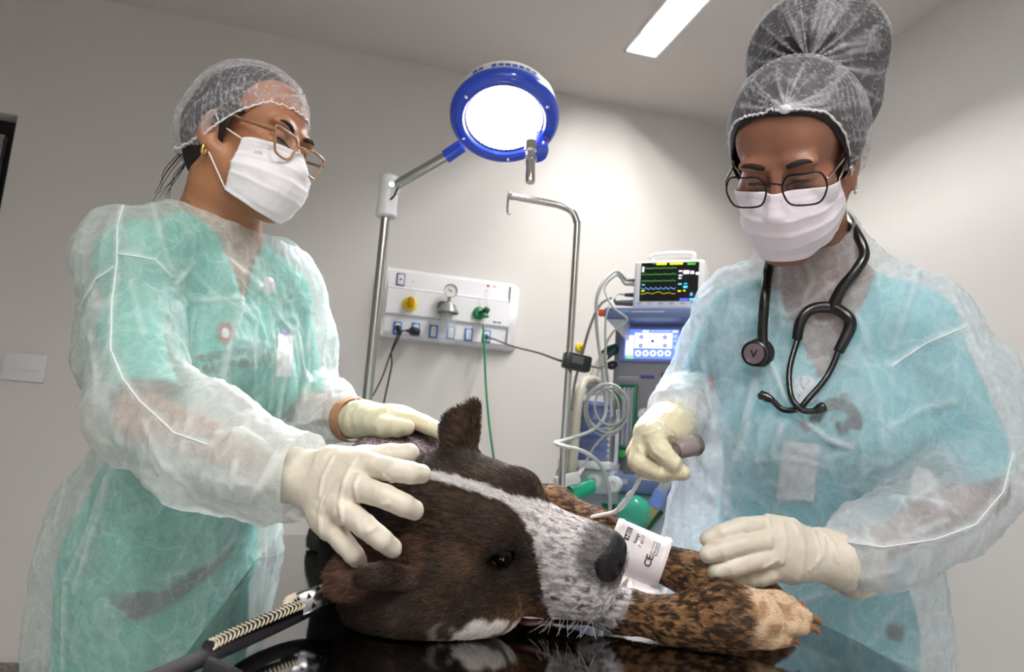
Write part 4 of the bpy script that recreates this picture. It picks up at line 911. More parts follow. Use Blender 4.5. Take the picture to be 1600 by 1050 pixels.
def cloth_mat(name, white, alpha, dens=60.0, spec=.15, creases=(), fib=.55):
    "thin white spun cloth: part of the light goes straight through; fibres and creases are denser"
    m = bpy.data.materials.new(name); m.use_nodes = True; nt = m.node_tree; nt.nodes.clear(); N = nt.nodes.new; L = nt.links.new
    out = N('ShaderNodeOutputMaterial'); mx = N('ShaderNodeMixShader'); tr = N('ShaderNodeBsdfTransparent'); m2 = N('ShaderNodeMixShader'); df = N('ShaderNodeBsdfDiffuse'); tl = N('ShaderNodeBsdfTranslucent'); gl = N('ShaderNodeBsdfGlossy'); m3 = N('ShaderNodeMixShader')
    df.inputs['Color'].default_value = lin(white); tl.inputs['Color'].default_value = lin(white); gl.inputs['Roughness'].default_value = .35; gl.inputs['Color'].default_value = lin(white)
    m2.inputs[0].default_value = .35; L(df.outputs[0], m2.inputs[1]); L(tl.outputs[0], m2.inputs[2])
    m3.inputs[0].default_value = .05; L(m2.outputs[0], m3.inputs[1]); L(gl.outputs[0], m3.inputs[2])
    tc = N('ShaderNodeTexCoord'); n1 = N('ShaderNodeTexNoise'); n1.inputs['Scale'].default_value = dens; n1.inputs['Detail'].default_value = 7; n1.inputs['Roughness'].default_value = .7; n1.inputs['Distortion'].default_value = 1.5
    L(tc.outputs['Object'], n1.inputs['Vector'])
    n2 = N('ShaderNodeTexVoronoi'); n2.feature = 'DISTANCE_TO_EDGE'; n2.inputs['Scale'].default_value = dens * .22; wob = N('ShaderNodeMixRGB'); wob.inputs[0].default_value = .12; L(tc.outputs['Object'], wob.inputs[1]); L(n1.outputs['Color'], wob.inputs[2]); L(wob.outputs[0], n2.inputs['Vector'])
    r2 = N('ShaderNodeMapRange'); r2.inputs[1].default_value = 0; r2.inputs[2].default_value = .035; r2.inputs[3].default_value = .16; r2.inputs[4].default_value = 0; L(n2.outputs['Distance'], r2.inputs[0])
    a = N('ShaderNodeMath'); a.operation = 'MULTIPLY_ADD'; a.inputs[1].default_value = fib; a.inputs[2].default_value = alpha - fib / 2; L(n1.outputs['Fac'], a.inputs[0])
    a2 = N('ShaderNodeMath'); a2.operation = 'ADD'; L(a.outputs[0], a2.inputs[0]); L(r2.outputs[0], a2.inputs[1])
    cr = None
    for sc_, wd, wt in creases:
        nz = N('ShaderNodeTexNoise'); nz.inputs['Scale'].default_value = sc_; nz.inputs['Detail'].default_value = 3; nz.inputs['Roughness'].default_value = .45; nz.inputs['Distortion'].default_value = .6; L(tc.outputs['Object'], nz.inputs['Vector'])
        s1 = N('ShaderNodeMath'); s1.operation = 'SUBTRACT'; s1.inputs[1].default_value = .5; L(nz.outputs['Fac'], s1.inputs[0]); s2 = N('ShaderNodeMath'); s2.operation = 'ABSOLUTE'; L(s1.outputs[0], s2.inputs[0])
        mr = N('ShaderNodeMapRange'); mr.interpolation_type = 'SMOOTHSTEP'; mr.inputs[1].default_value = 0; mr.inputs[2].default_value = wd; mr.inputs[3].default_value = wt; mr.inputs[4].default_value = 0; L(s2.outputs[0], mr.inputs[0])
        if cr is None: cr = mr
        else:
            ad = N('ShaderNodeMath'); ad.operation = 'ADD'; L(cr.outputs[0], ad.inputs[0]); L(mr.outputs[0], ad.inputs[1]); cr = ad
    if cr is not None:
        ad = N('ShaderNodeMath'); ad.operation = 'ADD'; L(a2.outputs[0], ad.inputs[0]); L(cr.outputs[0], ad.inputs[1]); a2 = ad
    at = N('ShaderNodeAttribute'); at.attribute_name = 'col'; sp = N('ShaderNodeSeparateColor'); L(at.outputs['Color'], sp.inputs[0])
    a3 = N('ShaderNodeMath'); a3.operation = 'ADD'; a3.use_clamp = True; L(a2.outputs[0], a3.inputs[0]); L(sp.outputs[0], a3.inputs[1])
    bp = N('ShaderNodeBump'); bp.inputs['Strength'].default_value = .5 if creases else .3; bp.inputs['Distance'].default_value = .006 if creases else .003; L(a2.outputs[0], bp.inputs['Height'])
    for q in (df, tl, gl): L(bp.outputs[0], q.inputs['Normal'])
    L(a3.outputs[0], mx.inputs[0]); L(tr.outputs[0], mx.inputs[1]); L(m3.outputs[0], mx.inputs[2]); L(mx.outputs[0], out.inputs[0]); return m
def snap(bv, p, lift=0.0):
    l, nn, i, d = bv.find_nearest(Vector(p)); return np.array(l) + np.array(nn) * lift
def strokes_field(v, lines, width):
    "distance profile 0..1 of vertices to 3-D polylines"
    f = np.zeros(len(v))
    for ln in lines:
        if len(ln) < 2: continue
        a = np.array(ln); lo, hi = a.min(0) - width * 2.5, a.max(0) + width * 2.5; m = np.where(((v > lo) & (v < hi)).all(1))[0]
        if len(m) == 0: continue
        st = max(1, len(a) // 24); b = a[::st]; b = b if len(b) > 1 else a
        if not np.allclose(b[-1], a[-1]): b = np.vstack([b, a[-1]])
        d = poly_d(v[m], list(b)); f[m] = np.maximum(f[m], np.exp(-(d / width) ** 2))
    return f
def gown_build(S, name, m, parent, strokes, keep, amp=.006, seed=0, h=.0042, boost=()):
    "crumpled translucent gown from a smooth form: long soft folds, fine creases and the photo's main creases as ridges"
    g = S.mesh(h, smooth=2); N0 = g.normals(); p = g.v
    big = fbm(p * [9, 9, 3.2], 2, seed) ; mid = 1 - np.abs(fbm(p * [20, 20, 9], 2, seed + 5)) * 1.6; fine = 1 - np.abs(fbm(p * [40, 40, 26], 2, seed + 9)) * 2.2; tiny = 1 - np.abs(fbm(p * [75, 75, 60], 2, seed + 3)) * 2.2
    g.push(amp * big + .45 * amp * np.clip(mid, -1, 1) + .22 * amp * np.clip(fine, -.5, 1) + .09 * amp * np.clip(tiny, -.5, 1))
    bv = g.bvh(); lines = [(hits(bv, st[0], 0, 8), st[1]) for st in strokes]
    cre = np.zeros(len(g.v))
    for ln, wt in lines: 
        f = strokes_field(g.v, [ln], .0042); cre = np.maximum(cre, f * wt)
    g.push(.0045 * cre)
    c2 = np.clip(mid, 0, 1) ** 6 * .12 + np.clip(fine, 0, 1) ** 5 * .10
    for pt, rad, wt in boost: c2 = c2 + wt * ss(rad, rad * .35, np.linalg.norm(g.v - pt, axis=1))
    g.col = np.stack([np.clip(cre * .38 + c2, 0, 1)] * 3, 1)
    if keep is not None: g.keep(keep(g.v)); g.trim_smooth(8)
    o = g.build(name, m, parent); return o, g
def mask_child(person, O, R, m, mstr, loops, seed=1, mark=None, wide=.066, drop=0.0, back=(.026, .018, .026)):
    nu, nv = 61, 49; v = []; f = []
    zc = np.interp(np.linspace(0, 1, nv), [0, .12, .35, .6, .85, 1], [.004, -.012, -.036, -.068, -.104 - drop, -.112 - drop]); yc = np.interp(np.linspace(0, 1, nv), [0, .12, .35, .6, .85, 1], [.100, .111, .124, .122, .104, .088])
    zs = np.interp(np.linspace(0, 1, nv), [0, 1], [-.006, -.088]); ys = np.interp(np.linspace(0, 1, nv), [0, .5, 1], back)
    xs = np.interp(np.linspace(0, 1, nv), [0, .5, 1], [wide - .004, wide + .002, wide - .012])
    for j in range(nv):
        for i in range(nu):
            u = -1 + 2 * i / (nu - 1); a = u * math.pi / 2; t = math.cos(a) ** .9
            x = xs[j] * math.copysign(abs(math.sin(a)) ** .92, u); y = ys[j] + (yc[j] - ys[j]) * t; z = zs[j] + (zc[j] - zs[j]) * t
            w = j / (nv - 1); ple = sum(.0042 * max(0, 1 - abs(w - c) / .055) * (1 if w < c else .15) * (1 - .55 * abs(u)) for c in (.32, .50, .68)); edge = .001 if 2 < j < nv - 3 else .0022
            n_ = np.array([math.sin(a), math.cos(a), 0]); q = np.array([x, y, z]) + n_ * (ple + edge)
            v.append(q)
    v = np.array(v); v += np.stack([.0012 * fbm(v * 60 + seed, 3, seed), .0016 * fbm(v * 50 + seed, 3, seed + 1), .0008 * fbm(v * 40, 2, seed)], 1)
    f = [(j * nu + i, (j + 1) * nu + i, (j + 1) * nu + i + 1, j * nu + i + 1) for j in range(nv - 1) for i in range(nu - 1)]
    Hd = SDF(); head_sdf(Hd, O, R, O + R @ np.array([0, -.02, -.12])); w_ = O + v @ R.T; dr = (v - [0, .02, 0]) * [1, 1, .15]; dr = (dr / np.linalg.norm(dr, axis=1)[:, None]) @ R.T
    for _ in range(4): w_ = w_ + dr * np.clip(.0035 - Hd.eval(w_), 0, .02)[:, None]
    S = Surf(w_, f); S.relax(2, .4); o = S.build('face_mask', m, person, solid=.0012)
    bv = S.bvh(); h = lambda x, y, z: O + R @ np.array([x, y, z])
    for s in loops:
        k = 0 if s < 0 else nu - 1
        MB().tube([S.v[k + nu], h(s * .073, .004, .012), h(s * .080, -.012, .030), h(s * .079, -.024, .010), h(s * .077, -.012, -.022), h(s * .070, .008, -.05), S.v[k + (nv - 3) * nu]], .0013, 8, smooth=5).build('ear_loop', mstr, o)
    # welded dotted seam along the top and the near sides
    q = MB()
    for jj in (3, 6):
        for i in range(4, nu - 4, 1): c = S.v[jj * nu + i]; q.ball(c + R @ np.array([0, .0008, 0]), .0006, seg=6, rings=4)
    q.build('weld_dots', mat('mask_weld', (190, 190, 196), .6), o)
    return o, S
def glasses(person, O, R, half, yl, zl, shape, rad, m, m_arm, lens_m, tilt=0.0, arm_r=.002, name='glasses', flat=1.0, bz=0.0, xo=0.0):
    "two rims, bridge, nose pads, lenses and temples hinged at the outer corners"
    h = lambda x, y, z: O + R @ np.array([x, y, z])
    g = None; out = {}
    ct, st = math.cos(tilt), math.sin(tilt)
    def lp(s, a, b): return h(xo + s * half + s * a, yl - abs(a) * .0 - max(0, a) * .18 + b * st, zl + b * ct)
    for s in (1, -1):
        rim = [lp(s, a, b) for a, b in shape]; mb = MB().tube(rim, rad, 10, closed=True, smooth=5)
        o = mb.build('glasses' if g is None else 'rim', m, person if g is None else g)
        if g is None: g = o
        v = [lp(s, 0, 0)] + catmull([np.array(q) for q in rim], [0] * len(rim), 3, True)[0]; n = len(v) - 1
        MB().raw(v, [(0, 1 + i, 1 + (i + 1) % n) for i in range(n)]).build('lens', lens_m, g)
    ins = min(a for a, b in shape); ous = max(a for a, b in shape); top = max(b for a, b in shape)
    MB().tube([lp(1, ins + .0005, top * .35 + bz), h(xo, yl + .004, zl + top * .55 + bz), lp(-1, ins + .0005, top * .35 + bz)], rad * 1.05, 10, smooth=5).build('bridge', m, g)
    for s in (1, -1):
        MB().ball(h(xo + s * .0095, yl - .006, zl - .002 + bz), (.0022, .003, .005), R).build('nose_pad', lens_m, g)
        e0 = lp(s, ous, top * .55); e1 = h(xo * .7 + s * (half + ous + .004), yl - .016, zl + top * .6)
        MB().tube([e0, e1, h(s * .0745, .035, .024), h(s * .0765, .0, .034), h(s * .078, -.022, .024), h(s * .077, -.032, .004)], [arm_r * 1.25, arm_r * 1.2, arm_r, arm_r, arm_r, arm_r * .8], 10, smooth=6).build('temple', m_arm, g)
    return g
def cap_child(person, S, m, keep, gather, name='bouffant_cap', nrad=26, amp=.0022, seed=0, ring=None, h=.0024, gl=.13):
    "gathered net cap: pleats run out from the gather point"
    c = S.mesh(h, smooth=2); N0 = c.normals(); p = c.v
    d = p - gather[0]; ax = _n(gather[1]); u = _n(np.cross(ax, [0, 0, 1])); w = np.cross(ax, u); r = np.linalg.norm(d - np.outer(d @ ax, ax), axis=1)
    ang = np.arctan2(d @ w, d @ u); rr = np.linalg.norm(d, axis=1)
    wob = .35 * fbm(p * 24, 2, seed); rad = np.stack([np.cos(ang) * 2.2, np.sin(ang) * 2.2, np.full_like(ang, seed) + rr * 3], 1)
    ple = 1 - np.abs(fbm(rad * 1.7 + wob[:, None] * .25, 3, seed + 2)) * 1.9; near = ss(gl, .01, rr)
    par = 1 - np.abs(np.sin((p @ _n(gather[2])) * 2 * math.pi / .016 + 2.4 * fbm(p * 14, 2, seed + 4))) * 1.7
    mot = 1 - np.abs(fbm(p * 85, 3, seed + 7)) * 1.7
    c.push(amp * (np.clip(ple, -.6, 1) * (.35 + 1.3 * near) + .25 * np.clip(mot, -1, 1) + .3 * np.clip(par, -.5, 1) * (1 - near)))
    lines = np.clip(ple, 0, 1) ** 3 * (.26 + .45 * near) + np.clip(par, 0, 1) ** 4 * .46 * (1 - near) * ss(-.35, .25, fbm(p * 9, 2, seed + 12) + .2) + np.clip(mot, 0, 1) ** 4 * .30 + ss(.022, .004, rr) * .5
    c.col = np.stack([np.clip(lines, 0, .75)] * 3, 1); c.keep(keep(c.v)); c.trim_smooth(8); o = c.build(name, m, person)
    if ring is not None:
        q = []
        for i in range(200):
            a = 2 * math.pi * i / 200; q.append(ring(a))
        bvc = S_bvh(c); q = [snap(bvc, x, .0006) + np.array([0, 0, .0012 * math.sin(i * 1.7)]) for i, x in enumerate(q)]
        MB().tube(q, [.0022 + .0008 * math.sin(i * 2.3) for i in range(200)], 8, closed=True).build('elastic_edge', M_elastic, o)
    return o, c
def S_bvh(s): return s.bvh()
M_elastic = mat('cap_elastic', (226, 226, 230), .7)
M_capnet = cloth_mat('net_cap', (232, 232, 238), .13, 300, fib=.4)
M_mask = mat('mask_white', (236, 234, 238), .75, sheen=.2, bump=.05, bscale=1200); M_mask2 = mat('mask_pinkish_white', (232, 224, 234), .75, sheen=.2, bump=.05, bscale=1200)
M_loop = mat('mask_elastic', (232, 230, 228), .7)
M_glove = mat('latex_glove', (212, 202, 186), .42, sss=.08, bump=.18, bscale=120, vary=.05, vscale=18)
M_glove2 = mat('cream_latex_glove', (222, 211, 180), .38, sss=.12, bump=.10, bscale=160, vary=.05, vscale=18)
M_hair = mat('black_hair', (17, 13, 12), .62, bump=.5, bscale=500); M_brow = mat('brow_hair', (30, 18, 15), .8)
M_eyew = mat('eye_white', (206, 196, 190), .15); M_iris = mat('brown_iris', (40, 22, 14), .1); M_lash = mat('eyelash', (16, 11, 11), .6)
M_lens_clear = mat('clear_lens', (255, 255, 255), .02, alpha=.03)
M_seam = mat('gown_seam', (226, 234, 234), .7)
def face_parts(person, S, O, R, look):
    bv = S.bvh(); h = lambda x, y, z: O + R @ np.array([x, y, z])
    for s in (1, -1):
        e = MB().ball(h(s * .031, .0765, .0125), .0118, seg=24, rings=16).build('eye', M_eyew, person)
        d = _n(R @ np.array(look)); MB().lathe(h(s * .031, .0765, .0125) + d * .0104, d, [(0, .0066), (.0013, .0056), (.0017, .003), (.0018, 0)], 20).build('iris', M_iris, e)
        pts = [snap(bv, h(s * (.031 + a), .094, .0085 - b), .0002) for a, b in ((-.0145, .0), (-.007, -.0015), (0, -.0022), (.008, -.001), (.0155, .001))]
        MB().tube(pts, [.0010, .0018, .0022, .0023, .0013], 8, smooth=5).build('eyelash', M_lash, person)
        pts = [snap(bv, h(s * x, .10, z), -.0014) for x, z in ((.013, .0325), (.022, .0365), (.033, .0415), (.044, .0420), (.053, .0355))]
        MB().tube(pts, [.0030, .0044, .0040, .0030, .0010], 10, smooth=5).build('eyebrow', M_brow, person)
def limb_body(S, T, p):
    "torso, arms and legs under the clothes (T: torso frame columns right, forward, up)"
    SR, SL = np.array(p['SR']), np.array(p['SL']); M = (SR + SL) / 2; dn = _n(p['down']); tr = lambda x, y, z: M + T[:, 0] * x + T[:, 1] * y - dn * z
    S.cone(SR, SL, .044, .044, k=.04); S.cone(p['NB'] - UZ * .01, SR, .046, .04, k=.04); S.cone(p['NB'] - UZ * .01, SL, .046, .04, k=.04)
    S.ell(tr(0, .0, -.12), (.140, .095, .16), T, k=.05); S.ell(tr(0, .0, -.31), (.118, .088, .15), T, k=.06); S.ell(tr(0, -.01, -.48), (.135, .09, .12), T, k=.06)
    for s in (-1, 1): S.ell(tr(s * .068, .075, -.165), (.055, .05, .055), T, k=.04)
    for s, A in (('R', -0), ('L', 0)): S.chain([p['S' + s], p['E' + s], p['W' + s]], [.037, .030, .022], k=.02)
    for s in (1, -1):
        hip = tr(s * .068, 0, -.55); an = np.array([hip[0] + T[0, 0] * s * .03, hip[1] + T[1, 0] * s * .03, .085]); kn = (hip + an) / 2 + T[:, 1] * .02
        S.chain([hip, kn, an], [.056, .044, .034], k=.03); S.cone(an - [0, 0, .04], an + T[:, 1] * .12 + [0, 0, -.058], .034, .026, k=.02)
    return tr
# ================================================================== PERSON WITH TAN GLASSES (left)
def lerp(a, b, t): return np.array(a) * (1 - t) + np.array(b) * t
def decal(bv, polys, m, name, parent, lift=.0012):
    "flat print laid on a garment: every outline point sits on the cloth"
    mb = MB(); ok = False
    for poly in polys:
        den = []
        for (x0, y0), (x1, y1) in zip(poly, poly[1:] + poly[:1]):
            k = max(1, int(math.hypot(x1 - x0, y1 - y0) / 6)); den += [(x0 + (x1 - x0) * i / k, y0 + (y1 - y0) * i / k) for i in range(k)]
        cx, cy = np.mean(poly, 0); n_ = len(den); T_ = (.0, .25, .5, .75, 1.0) if len(den) > 12 else (0, 1.0)
        q = [hit(bv, cx, cy, lift)[0]] + [hit(bv, cx + (x - cx) * t, cy + (y - cy) * t, lift)[0] for t in T_[1:] for x, y in den]
        if any(k is None for k in q): continue
        fs = [(0, 1 + i, 1 + (i + 1) % n_) for i in range(n_)] + [(1 + r * n_ + i, 1 + (r + 1) * n_ + i, 1 + (r + 1) * n_ + (i + 1) % n_, 1 + r * n_ + (i + 1) % n_) for r in range(len(T_) - 2) for i in range(n_)]
        mb.raw(q, fs); ok = True
    return mb.build(name, m, parent, angle=180) if ok else None
def decal_text(bv, txt, o, ux, size, m, name, parent, lift=.0012, bold=.0):
    v, f = text_geo(txt, size, 'LEFT', bold); ux = _n([*ux, 0])[:2]; uy = np.array([ux[1], -ux[0]]); mb = MB(); P3 = []
    for x, y, z in v:
        q = hit(bv, o[0] + ux[0] * x + uy[0] * y, o[1] + ux[1] * x + uy[1] * y, lift)[0]
        if q is None: return None
        P3.append(q)
    P3 = np.array(P3); med = np.median((P3 - CAM) @ -RC[:, 2]); return mb.raw(P3, f).build(name, m, parent, angle=180)
def circ(cx, cy, rx, ry, n=20, a0=0, a1=360): return [(cx + rx * math.cos(math.radians(a0 + (a1 - a0) * i / n)), cy + ry * math.sin(math.radians(a0 + (a1 - a0) * i / n))) for i in range(n)]
def arc_band(cx, cy, r0, r1, a0, a1, n=16, sy=1.0):
    t = [math.radians(a0 + (a1 - a0) * i / n) for i in range(n + 1)]; return [[(cx + r1 * math.cos(t[i]), cy + sy * r1 * math.sin(t[i])), (cx + r1 * math.cos(t[i + 1]), cy + sy * r1 * math.sin(t[i + 1])), (cx + r0 * math.cos(t[i + 1]), cy + sy * r0 * math.sin(t[i + 1])), (cx + r0 * math.cos(t[i]), cy + sy * r0 * math.sin(t[i]))] for i in range(n)]
LO = np.array([-.1372, 1.2811, 1.4154])
LR = np.array([[-.5624, -.8264, .0275], [.8137, -.5591, -.1593], [.147, -.0673, .9868]]).T
lh = lambda x, y, z: LO + LR @ np.array([x, y, z])
pl = dict(SR=P(216, 408, 1.13), SL=P(428, 460, 1.38), NB=P(340, 350, 1.285), ER=P(222, 650, 1.00), WR=P(474, 745, .868), EL=P(462, 632, 1.42), WL=P(552, 657, 1.235), down=P(254, 900, 1.33) - P(330, 400, 1.27))
TL = frame(np.cross([0, 0, 1], pl['SR'] - pl['SL']))
M_skinL = skin_mat('warm_brown_skin', (156, 108, 78))
# gloved hands
H1 = dict(W=P(478, 745, .862), mcps=PP((578, 728, .81), (556, 761, .795), (538, 797, .79), (518, 824, .80)),
    fingers=[PP((618, 735, .787), (642, 739, .79), (659, 741, .80)), PP((600, 775, .775), (630, 789, .775), (647, 797, .785)), PP((570, 822, .77), (596, 843, .77), (613, 857, .78)), PP((538, 849, .785), (552, 866, .782), (561, 877, .79))],
    thumb=PP((520, 725, .84), (568, 718, .865), (608, 713, .88), (640, 708, .885)), cuff=P(452, 741, .895))
H2 = dict(W=P(560, 656, 1.225), mcps=PP((618, 652, 1.165), (626, 650, 1.185), (634, 650, 1.21), (640, 652, 1.23)),
    fingers=[PP((650, 659, 1.14), (672, 668, 1.125), (690, 677, 1.12)), PP((660, 660, 1.16), (682, 671, 1.145), (698, 681, 1.14)), PP((664, 661, 1.185), (682, 671, 1.175), (694, 678, 1.17)), PP((662, 662, 1.21), (676, 669, 1.20), (686, 674, 1.2))],
    thumb=PP((578, 662, 1.19), (602, 668, 1.145), (622, 668, 1.125), (636, 668, 1.115)), cuff=P(548, 655, 1.245))
def glove(person, H, m, name, folds=(), **kw):
    S = hand_sdf(1, H['W'], H['mcps'], H['fingers'], H['thumb'], H['cuff'], **kw); s = S.mesh(.0019, smooth=1); p = s.v
    W = np.array(H['W']); k = np.mean(H['mcps'], 0); ax = _n(k - W); t = (p - W) @ ax / np.linalg.norm(k - W)
    wr = (1 - np.abs(noise(np.stack([t * 5 + .5 * fbm(p * 14, 2, 3), p[:, 0] * 7, p[:, 2] * 7], 1), 5)) * 2.6); fine = 1 - np.abs(fbm(p * 70, 3, 8)) * 1.8
    s.push(.0014 * np.clip(wr, -.2, 1) ** 2 * ss(1.35, .8, t) + .0004 * np.clip(fine, -.5, 1))
    if folds:
        b_ = s.bvh(); s.push(.0019 * strokes_field(s.v, [hits(b_, q, 0, 5) for q in folds], .0023))
    cu = np.array(H['cuff']); cax = _n(W - cu); s.keep((s.v - cu) @ cax > -.004 + .004 * fbm(s.v * 30, 2, 4)); s.trim_smooth(6)
    o = s.build(name, m, person, solid=.0006)
    # rolled cuff edge
    b = s.bvh(); u = _n(np.cross(cax, [0, 0, 1])); w = np.cross(cax, u); q = []
    for i in range(48):
        a = 2 * math.pi * i / 48; c = cu + cax * .004; d_ = math.cos(a) * u + math.sin(a) * w; l, nn, ii, dd = b.ray_cast(Vector(c), Vector(d_), .2); q.append(np.array(l) if l is not None else c + d_ * .034)
    MB().tube(q, .0013, 8, closed=True).build('cuff_roll', m, o)
    return S
# skin
B = SDF(); head_sdf(B, LO, LR, pl['NB']); limb_body(B, TL, pl)
for H in (H1, H2): B.p += hand_sdf(1, H['W'], H['mcps'], H['fingers'], H['thumb'], H['cuff'], rw=.021).grow(-.0028).p
BL = B.mesh(.0085, fine=(LO - [.125, .125, .19], LO + [.125, .125, .165]), hf=.0026, smooth=1)
base = np.array([LO[0], LO[1] + .05, 0])
personL = BL.build('person', M_skinL, base=base, label='person in tan-framed glasses and teal gown, both gloved hands on the dog', cat='person')
bvL = BL.bvh()
face_parts(personL, BL, LO, LR, (.05, .8, -.6))
# hair under the cap, with a knot at the back
Hh = SDF(); Hh.ell(lh(0, -.018, .060), (.077, .096, .081), LR, k=.02); Hh.ell(lh(0, -.03, .0), (.072, .080, .08), LR, k=.03); Hh.ell(lh(0, -.095, .03), (.042, .034, .042), LR, k=.03)
for s in (-1, 1): Hh.ell(lh(s * .068, .022, .012), (.010, .016, .03), LR, k=.012)
hs = Hh.mesh(.004, smooth=2); l = (hs.v - LO) @ LR
hs.keep((l[:, 2] > np.interp(l[:, 1], [-.12, -.03, .012, .035, .06, .10], [-.075, -.055, -.02, .03, .072, .080])))
hs.trim_smooth(14); hs.build('hair', M_hair, personL, solid=.001)
for k in range(9):
    rr_ = random.Random(k); a = lh(.02 + .03 * rr_.random(), -.085, -.035); MB().tube([a, a + RC[:, 0] * (-.012 - .01 * rr_.random()) + [0, 0, -.03], a + RC[:, 0] * (-.03 * rr_.random() - .02) + [0, 0, -.06 - .03 * rr_.random()]], [.0007, .0006, .0003], 6, smooth=4).build('loose_strand', M_hair, personL)
# gown form first (the garments below stay inside it)
M_gownL = cloth_mat('aqua_white_gown', (226, 233, 231), .40, 70, fib=.34, creases=((11, .03, .10), (24, .035, .06)))
G = SDF(); M_ = (pl['SR'] + pl['SL']) / 2; dnL = _n(pl['down']); trL = lambda x, y, z: M_ + TL[:, 0] * x + TL[:, 1] * y - dnL * z
G.cone(pl['SR'], pl['SL'], .070, .066, k=.05); G.cone(pl['NB'] - UZ * .004, pl['SR'], .066, .064, k=.05); G.cone(pl['NB'] - UZ * .004, pl['SL'], .066, .062, k=.05)
G.ell(trL(0, .0, -.13), (.172, .132, .18), TL, k=.05)
for s in (-1, 1): G.ell(trL(s * .068, .085, -.17), (.074, .066, .09), TL, k=.05)
G.cone(trL(0, .006, -.20), trL(-.008, .01, -.50), .160, .172, k=.05, flat=(TL[:, 1], .78)); G.cone(trL(-.008, .01, -.50), trL(-.01, .02, -.88), .172, .205, k=.05, flat=(TL[:, 1], .80))
G.cone(P(172, 440, 1.22), P(160, 560, 1.20), .040, .04, k=.06); G.cone(P(140, 800, 1.24), P(112, 1000, 1.26), .035, .05, k=.10)
G.chain([pl['SR'] + [.006, 0, -.006], P(205, 520, 1.06), P(232, 640, .99), P(332, 704, .93), P(420, 740, .885), P(474, 744, .868), P(484, 744, .86)], [.068, .058, .062, .066, .053, .043, .046], k=.02, k0=.03)
G.chain([pl['SL'], P(455, 540, 1.40), P(468, 628, 1.40), P(515, 645, 1.32), P(548, 654, 1.255)], [.074, .078, .074, .056, .040], k=.02, k0=.03)
# scrubs
Sc = SDF(); S_, E_ = pl['SR'], pl['ER']
def scrub_sdf(p, T, ext=.88):
    S = SDF(); M = (p['SR'] + p['SL']) / 2; dn = _n(p['down']); tr = lambda x, y, z: M + T[:, 0] * x + T[:, 1] * y - dn * z
    S.cone(p['SR'], p['SL'], .055, .055, k=.05); S.cone(p['NB'] - UZ * .014, p['SR'], .053, .05, k=.05); S.cone(p['NB'] - UZ * .014, p['SL'], .053, .05, k=.05)
    S.ell(tr(0, .0, -.12), (.155, .110, .17), T, k=.05); S.ell(tr(0, .005, -.31), (.142, .110, .17), T, k=.06); S.ell(tr(0, -.01, -.50), (.172, .125, .17), T, k=.06); S.cone(tr(0, -.01, -.5), tr(0, -.01, -.62), .15, .16, k=.04, flat=(T[:, 1], .72))
    for s in (-1, 1): S.ell(tr(s * .068, .080, -.165), (.062, .055, .065), T, k=.04)
    for s in 'RL': S.cone(p['S' + s], lerp(p['S' + s], p['E' + s], ext), .054, .058, k=.02)
    return S, tr
def scrubs(p, T, m, person, GS, apex=.15, half=.056, ext=.88, seed=0):
    S, tr = scrub_sdf(p, T, ext); s = S.mesh(.007, smooth=2); s.push(.004 * fbm(s.v * [14, 14, 6], 3, seed))
    for _ in range(3): s.push(-np.clip(GS.eval(s.v) + .020, 0, .03))
    q = s.v - p['NB']; x, y, z = q @ T[:, 0], q @ T[:, 1], q[:, 2]
    vee = (y > -.02) & (np.abs(x) < half * (z + apex) / apex) & (z > -apex)
    hole = (np.linalg.norm(q, axis=1) < .066) & (z > -.03)
    ends = np.zeros(len(q), bool)
    for k in 'RL':
        c = lerp(p['S' + k], p['E' + k], ext); a = _n(np.array(p['E' + k]) - p['S' + k]); ends |= ((s.v - c) @ a > .012) & (np.linalg.norm(s.v - c, axis=1) < .1)
    low = (s.v - tr(0, 0, -.60)) @ _n(p['down']) > .03
    s.keep(~(vee | hole | ends | low)); return s.build('scrub_top', m, person, solid=-.0012), s
M_scrubL = mat('mint_scrub_cloth', (66, 184, 170), .8, bump=.12, bscale=1500, sheen=.1, vary=.08, vscale=12)
scrL, scL = scrubs(pl, TL, M_scrubL, personL, G, apex=.13, half=.05, seed=2)
bvS = scL.bvh()
# what shows through: print on the pocket, badge, reel
M_prt = mat('dark_teal_print', (14, 44, 48), .7); M_prtr = mat('red_brown_print', (150, 60, 52), .7); M_badge = mat('white_badge', (240, 238, 240), .4); M_bviol = mat('badge_violet', (92, 84, 160), .5); M_reel = mat('pale_pink_reel', (236, 218, 226), .3)
decal_text(bvS, 'PREFEITURA DE', (306, 567), (92, -17), 15.5, M_prt, 'pocket_lettering', personL, bold=.3); decal_text(bvS, 'SÃO PAULO', (318, 586), (84, -16), 20, M_prt, 'pocket_lettering', personL, bold=.4)
decal(bvS, [[(338, 512), (344, 504), (352, 506), (358, 503), (364, 512), (362, 530), (351, 540), (341, 531)]], M_prtr, 'pocket_emblem', personL); decal(bvS, [circ(351, 521, 6, 8, 14)], M_badge, 'emblem_field', personL, .0018)
decal(bvS, [[(432, 516), (456, 518), (452, 590), (428, 588)]], M_badge, 'id_badge', personL, .004); decal(bvS, [[(433, 514), (456, 516), (455.5, 524), (432.5, 522)]], M_bviol, 'badge_header', personL, .005)
decal(bvS, [[(122, 930), (160, 952), (205, 958), (262, 930), (330, 884), (372, 848), (350, 878), (322, 905), (262, 948), (206, 976), (160, 968)]], mat('grey_crescent_cloth', (78, 88, 92), .8), 'grey_crescent', personL)  # dark grey crescent laid over the lower front of the scrub top
q, nq = hit(bvS, 416, 446, .004)
if q is not None: MB().lathe(q, nq, [(0, .014), (.004, .014), (.007, .010), (.007, 0)], 20).build('badge_reel', M_reel, personL)
